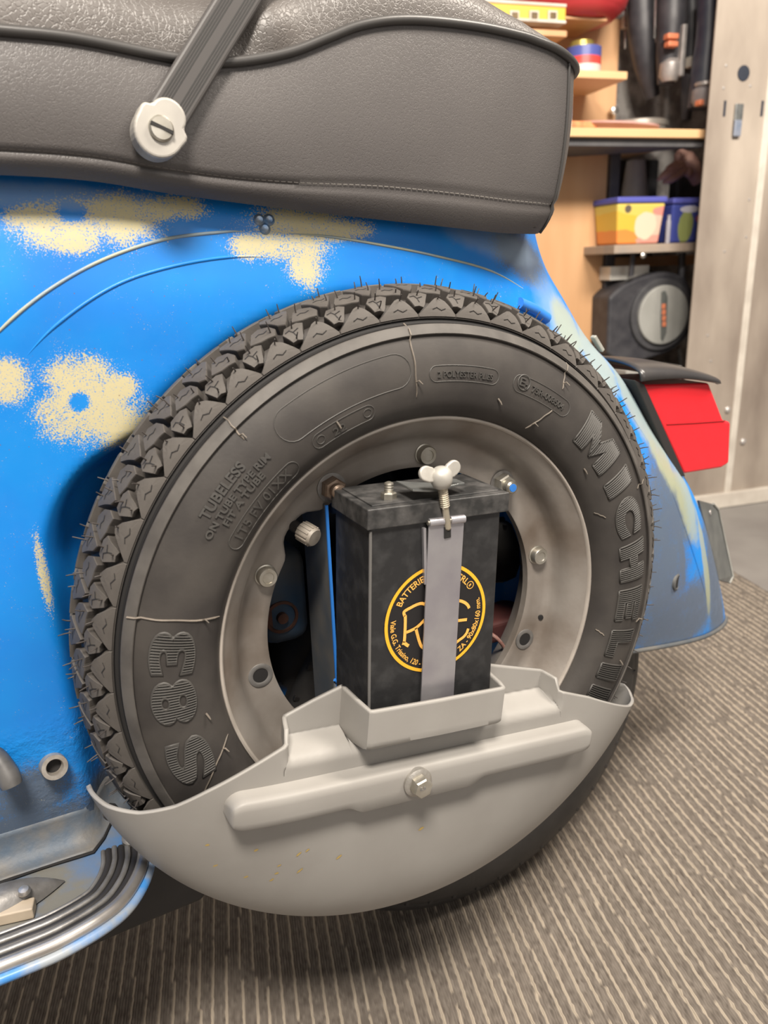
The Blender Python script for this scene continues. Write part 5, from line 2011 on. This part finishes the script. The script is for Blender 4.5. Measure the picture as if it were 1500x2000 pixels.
# gloves: palm and five fingers
GLV = root('work_glove', 'pinkish tan work glove propped above the blue tub', 'glove')
gm = mat('glove_leather', (0.50, 0.31, 0.25), (0.40, 0.22, 0.18), 40, 0.7)
gp = lambda px, py, dw=0.0: np.array(wp(*((lambda q: (q[0], 0.20 + dw, q[1]))(atW(px, py, 0.20 + dw)))))
tube('palm', smooth_line([gp(1366, 352), (gp(1352, 330)), gp(1338, 312), gp(1325, 306)], 12), [0.020] * 4 + [0.024] * 5 + [0.02] * 3 + [0.012], gm, GLV, n=12)
for a, b, c in (((1335, 322), (1310, 335), (1284, 352)), ((1338, 330), (1318, 345), (1295, 357)), ((1342, 312), (1330, 300), (1318, 318)), ((1330, 318), (1312, 328), (1298, 340)), ((1345, 318), (1345, 338), (1338, 345))):
    tube('finger', smooth_line([gp(*a, -0.006), gp(*b, -0.012), gp(*c, -0.008)], 10), [0.011] * 8 + [0.009, 0.006, 0.003], gm, GLV, n=10)
obj('cuff', *box_vf(gp(1345, 385, 0.10), (0.055, 0.02, 0.055), np.array([EU, EW, [0, 0, 1]])), DARKM, GLV, bevel=0.01)
# tubs on the lower shelf


def tub_label(name, base, spots, nscale=7):
    m = principled(name, base, 0.4)
    N, L = nt(m)
    b = N['Principled BSDF']
    tc = N.new('ShaderNodeTexCoord')
    col = None
    for (gx, gz, rx, rz, c) in spots:
        mp = N.new('ShaderNodeMapping')
        mp.vector_type = 'TEXTURE'
        mp.inputs['Location'].default_value = (gx, 0.5, gz)
        mp.inputs['Scale'].default_value = (rx, 50, rz)
        L.new(tc.outputs['Generated'], mp.inputs['Vector'])
        ns = N.new('ShaderNodeTexNoise')
        ns.inputs['Scale'].default_value = nscale
        L.new(tc.outputs['Generated'], ns.inputs['Vector'])
        ln = N.new('ShaderNodeVectorMath')
        ln.operation = 'LENGTH'
        L.new(mp.outputs['Vector'], ln.inputs[0])
        ad = N.new('ShaderNodeMath')
        ad.operation = 'MULTIPLY_ADD'
        ad.inputs[1].default_value = 0.25
        L.new(ns.outputs['Fac'], ad.inputs[0])
        L.new(ln.outputs['Value'], ad.inputs[2])
        mr = N.new('ShaderNodeMapRange')
        mr.inputs['From Min'].default_value = 1.16
        mr.inputs['From Max'].default_value = 1.08
        L.new(ad.outputs[0], mr.inputs['Value'])
        mx = N.new('ShaderNodeMix')
        mx.data_type = 'RGBA'
        L.new(mr.outputs['Result'], mx.inputs['Factor'])
        if col is None:
            mx.inputs['A'].default_value = (*base, 1)
        else:
            L.new(col, mx.inputs['A'])
        mx.inputs['B'].default_value = (*c, 1)
        col = mx.outputs['Result']
    L.new(col, b.inputs['Base Color'])
    return m


def tub(name, label, px0, px1, pytop, w, m, lidm, dep=0.11):
    r_ = root(name, label, 'tub')
    u0, u1, z0, z1 = wrect(px0, pytop, px1, 476, w)
    z0 = zl + 0.0006
    um, hw = (u0 + u1) / 2, (u1 - u0) / 2
    zl_ = z1 - 0.014
    v = []
    for z_, k in ((z0, 0.84), (zl_, 0.97)):
        for a, b in ((-1, 0), (1, 0), (1, 1), (-1, 1)):
            v.append(np.array(wp(um + a * hw * k, w + dep * (0.5 + (b - 0.5) * k), z_)))
    fix(obj('tub_body', v, [(0, 1, 5, 4), (1, 2, 6, 5), (2, 3, 7, 6), (3, 0, 4, 7), (0, 3, 2, 1), (4, 5, 6, 7)], m, r_, bevel=0.006))
    wbox('tub_lid', um - hw, um + hw, w - 0.002, w + dep + 0.002, zl_, z1, lidm, r_, 0.004)
    return r_


LBL = principled('lid_blue', (0.10, 0.11, 0.42), 0.4)
tub('yellow_tub', 'yellow and orange food tub with dark blue lid on the lower shelf', 1204, 1301, 384, 0.13,
    tub_label('tub_yellow', (0.66, 0.46, 0.36), [(0.15, 0.55, 0.30, 0.55, (0.70, 0.45, 0.06)), (0.45, 0.95, 0.5, 0.25, (0.66, 0.52, 0.12)), (0.15, 0.12, 0.3, 0.24, (0.75, 0.26, 0.06)), (0.9, 0.8, 0.25, 0.12, (0.68, 0.26, 0.22)),
                                                 (0.75, 0.1, 0.35, 0.12, (0.68, 0.30, 0.24)), (0.55, 0.45, 0.20, 0.34, (0.70, 0.58, 0.44)), (0.20, 0.86, 0.06, 0.10, (0.12, 0.10, 0.08))]), LBL)
tub('blue_tub', 'dark blue tub with green panel and white label beside the yellow tub', 1312, 1374, 386, 0.13,
    tub_label('tub_blue', (0.055, 0.075, 0.32), [(0.42, 0.42, 0.20, 0.44, (0.30, 0.34, 0.12)), (0.48, 0.86, 0.26, 0.09, (0.55, 0.54, 0.62)), (0.85, 0.62, 0.18, 0.12, (0.55, 0.15, 0.22)), (0.85, 0.22, 0.10, 0.12, (0.55, 0.46, 0.30))]), LBL)
cu, _ = atW(1306, 470, 0.12)
tag(wrel('small_vial', cu, 0.125, zl + 0.0005, [(0.006, 0), (0.006, 0.05), (0.004, 0.056), (0.004, 0.066), (0.001, 0.066)], mat('vial_clear', (0.40, 0.38, 0.42), (0.3, 0.3, 0.35), 30, 0.25), n=16), 'slim pale vial standing between the two tubs', 'vial')
# hose reel with grey disc
RC_ = root('cable_reel', 'black cable reel case with grey disc hanging under the lower shelf', 'cable reel')
out = [(1190, 580), (1218, 556), (1255, 540), (1300, 530), (1340, 545), (1358, 590), (1352, 640), (1320, 680), (1270, 700), (1215, 706), (1186, 690)]
pts = smooth_line([(*atW(px, py, 0.16), 0) for px, py in out], 44)
v, f = prism_vf([(p[0], p[1]) for p in pts], lambda a, b: wp(a, 0.16, b), lambda a, b: wp(a, 0.25, b))
fix(obj('reel_case', v, f, DK, RC_, bevel=0.008))
cu, cz = atW(1293, 615, 0.15)
k_ = (atW(1341, 615, 0.15)[0] - atW(1245, 615, 0.15)[0]) / 2
kz = (atW(1293, 558, 0.15)[1] - atW(1293, 673, 0.15)[1]) / 2


def ell(name, r0, w0, w1, m, par):
    n = 48
    v, f = prism_vf([(cu + r0 * k_ * math.cos(2 * PI * i / n), cz + r0 * kz * math.sin(2 * PI * i / n)) for i in range(n)], lambda a, b: wp(a, w0, b), lambda a, b: wp(a, w1, b))
    return fix(obj(name, v, f, m, par, bevel=0.003))


ell('reel_ring', 1.22, 0.150, 0.165, mat('ring_black', (0.05, 0.05, 0.055), (0.07, 0.07, 0.075), 30, 0.4), RC_)
dk = ell('reel_disc', 1.0, 0.140, 0.152, mat('disc_grey', (0.34, 0.34, 0.32), (0.30, 0.30, 0.28), 20, 0.4), RC_)
sv, sf = [], []
bar_ = [(-0.20, 0.78), (-0.06, 0.82), (0.06, 0.6), (0.12, -0.6), (0.0, -0.9), (-0.08, -0.8), (-0.16, -0.1)]
v, f = prism_vf([(cu + a * k_, cz + b * kz) for a, b in bar_], lambda a, b: wp(a, 0.1375, b), lambda a, b: wp(a, 0.146, b))
fix(obj('disc_grip', v, f, mat('grip_dark', (0.09, 0.10, 0.095), (0.12, 0.125, 0.12), 30, 0.5), dk, bevel=0.001))
for i in range(4):
    obj('orange_mark', *box_vf(wp(cu + (-0.09 + 0.025 * i) * k_, 0.1365, cz + (0.30 - 0.20 * i) * kz), (0.075 * k_, 0.001, 0.085 * kz), np.array([EU, EW, [0, 0, 1]])), ORG, dk, bevel=0.0015)
tube('reel_strap', [np.array(wp(atW(1236, 500, 0.15)[0], 0.15, atW(1236, 494, 0.15)[1])), np.array(wp(atW(1232, 535, 0.15)[0], 0.15, atW(1232, 540, 0.15)[1]))], 0.007, DK, RC_)
tube('reel_strap', [np.array(wp(atW(1332, 500, 0.17)[0], 0.17, atW(1332, 494, 0.17)[1])), np.array(wp(atW(1332, 535, 0.17)[0], 0.17, atW(1332, 545, 0.17)[1]))], 0.009, DK, RC_)
wb2 = pbox('white_box', 1192, 519, 1268, 546, 0.19, 0.06, principled('box_white', (0.78, 0.76, 0.70), 0.4), None)
tag(wb2, 'white box seen behind the cable reel under the lower shelf', 'box')
q0, q1 = atW(1304, 735, 0.12), atW(1327, 680, 0.20)
tag(tube('metal_rod', [np.array(wp(q0[0], 0.05, q0[1] - 0.02)), np.array(wp(q1[0], 0.20, q1[1]))], 0.006, CHROME, None), 'grey metal rod leaning below the cable reel', 'rod')
tag(pbox('storage_crate', 1215, 720, 1320, 990, 0.02, 0.17, mat('crate_grey', (0.42, 0.40, 0.38), (0.34, 0.33, 0.31), 10, 0.5)), 'pale grey crate on the floor below the cable reel', 'crate')
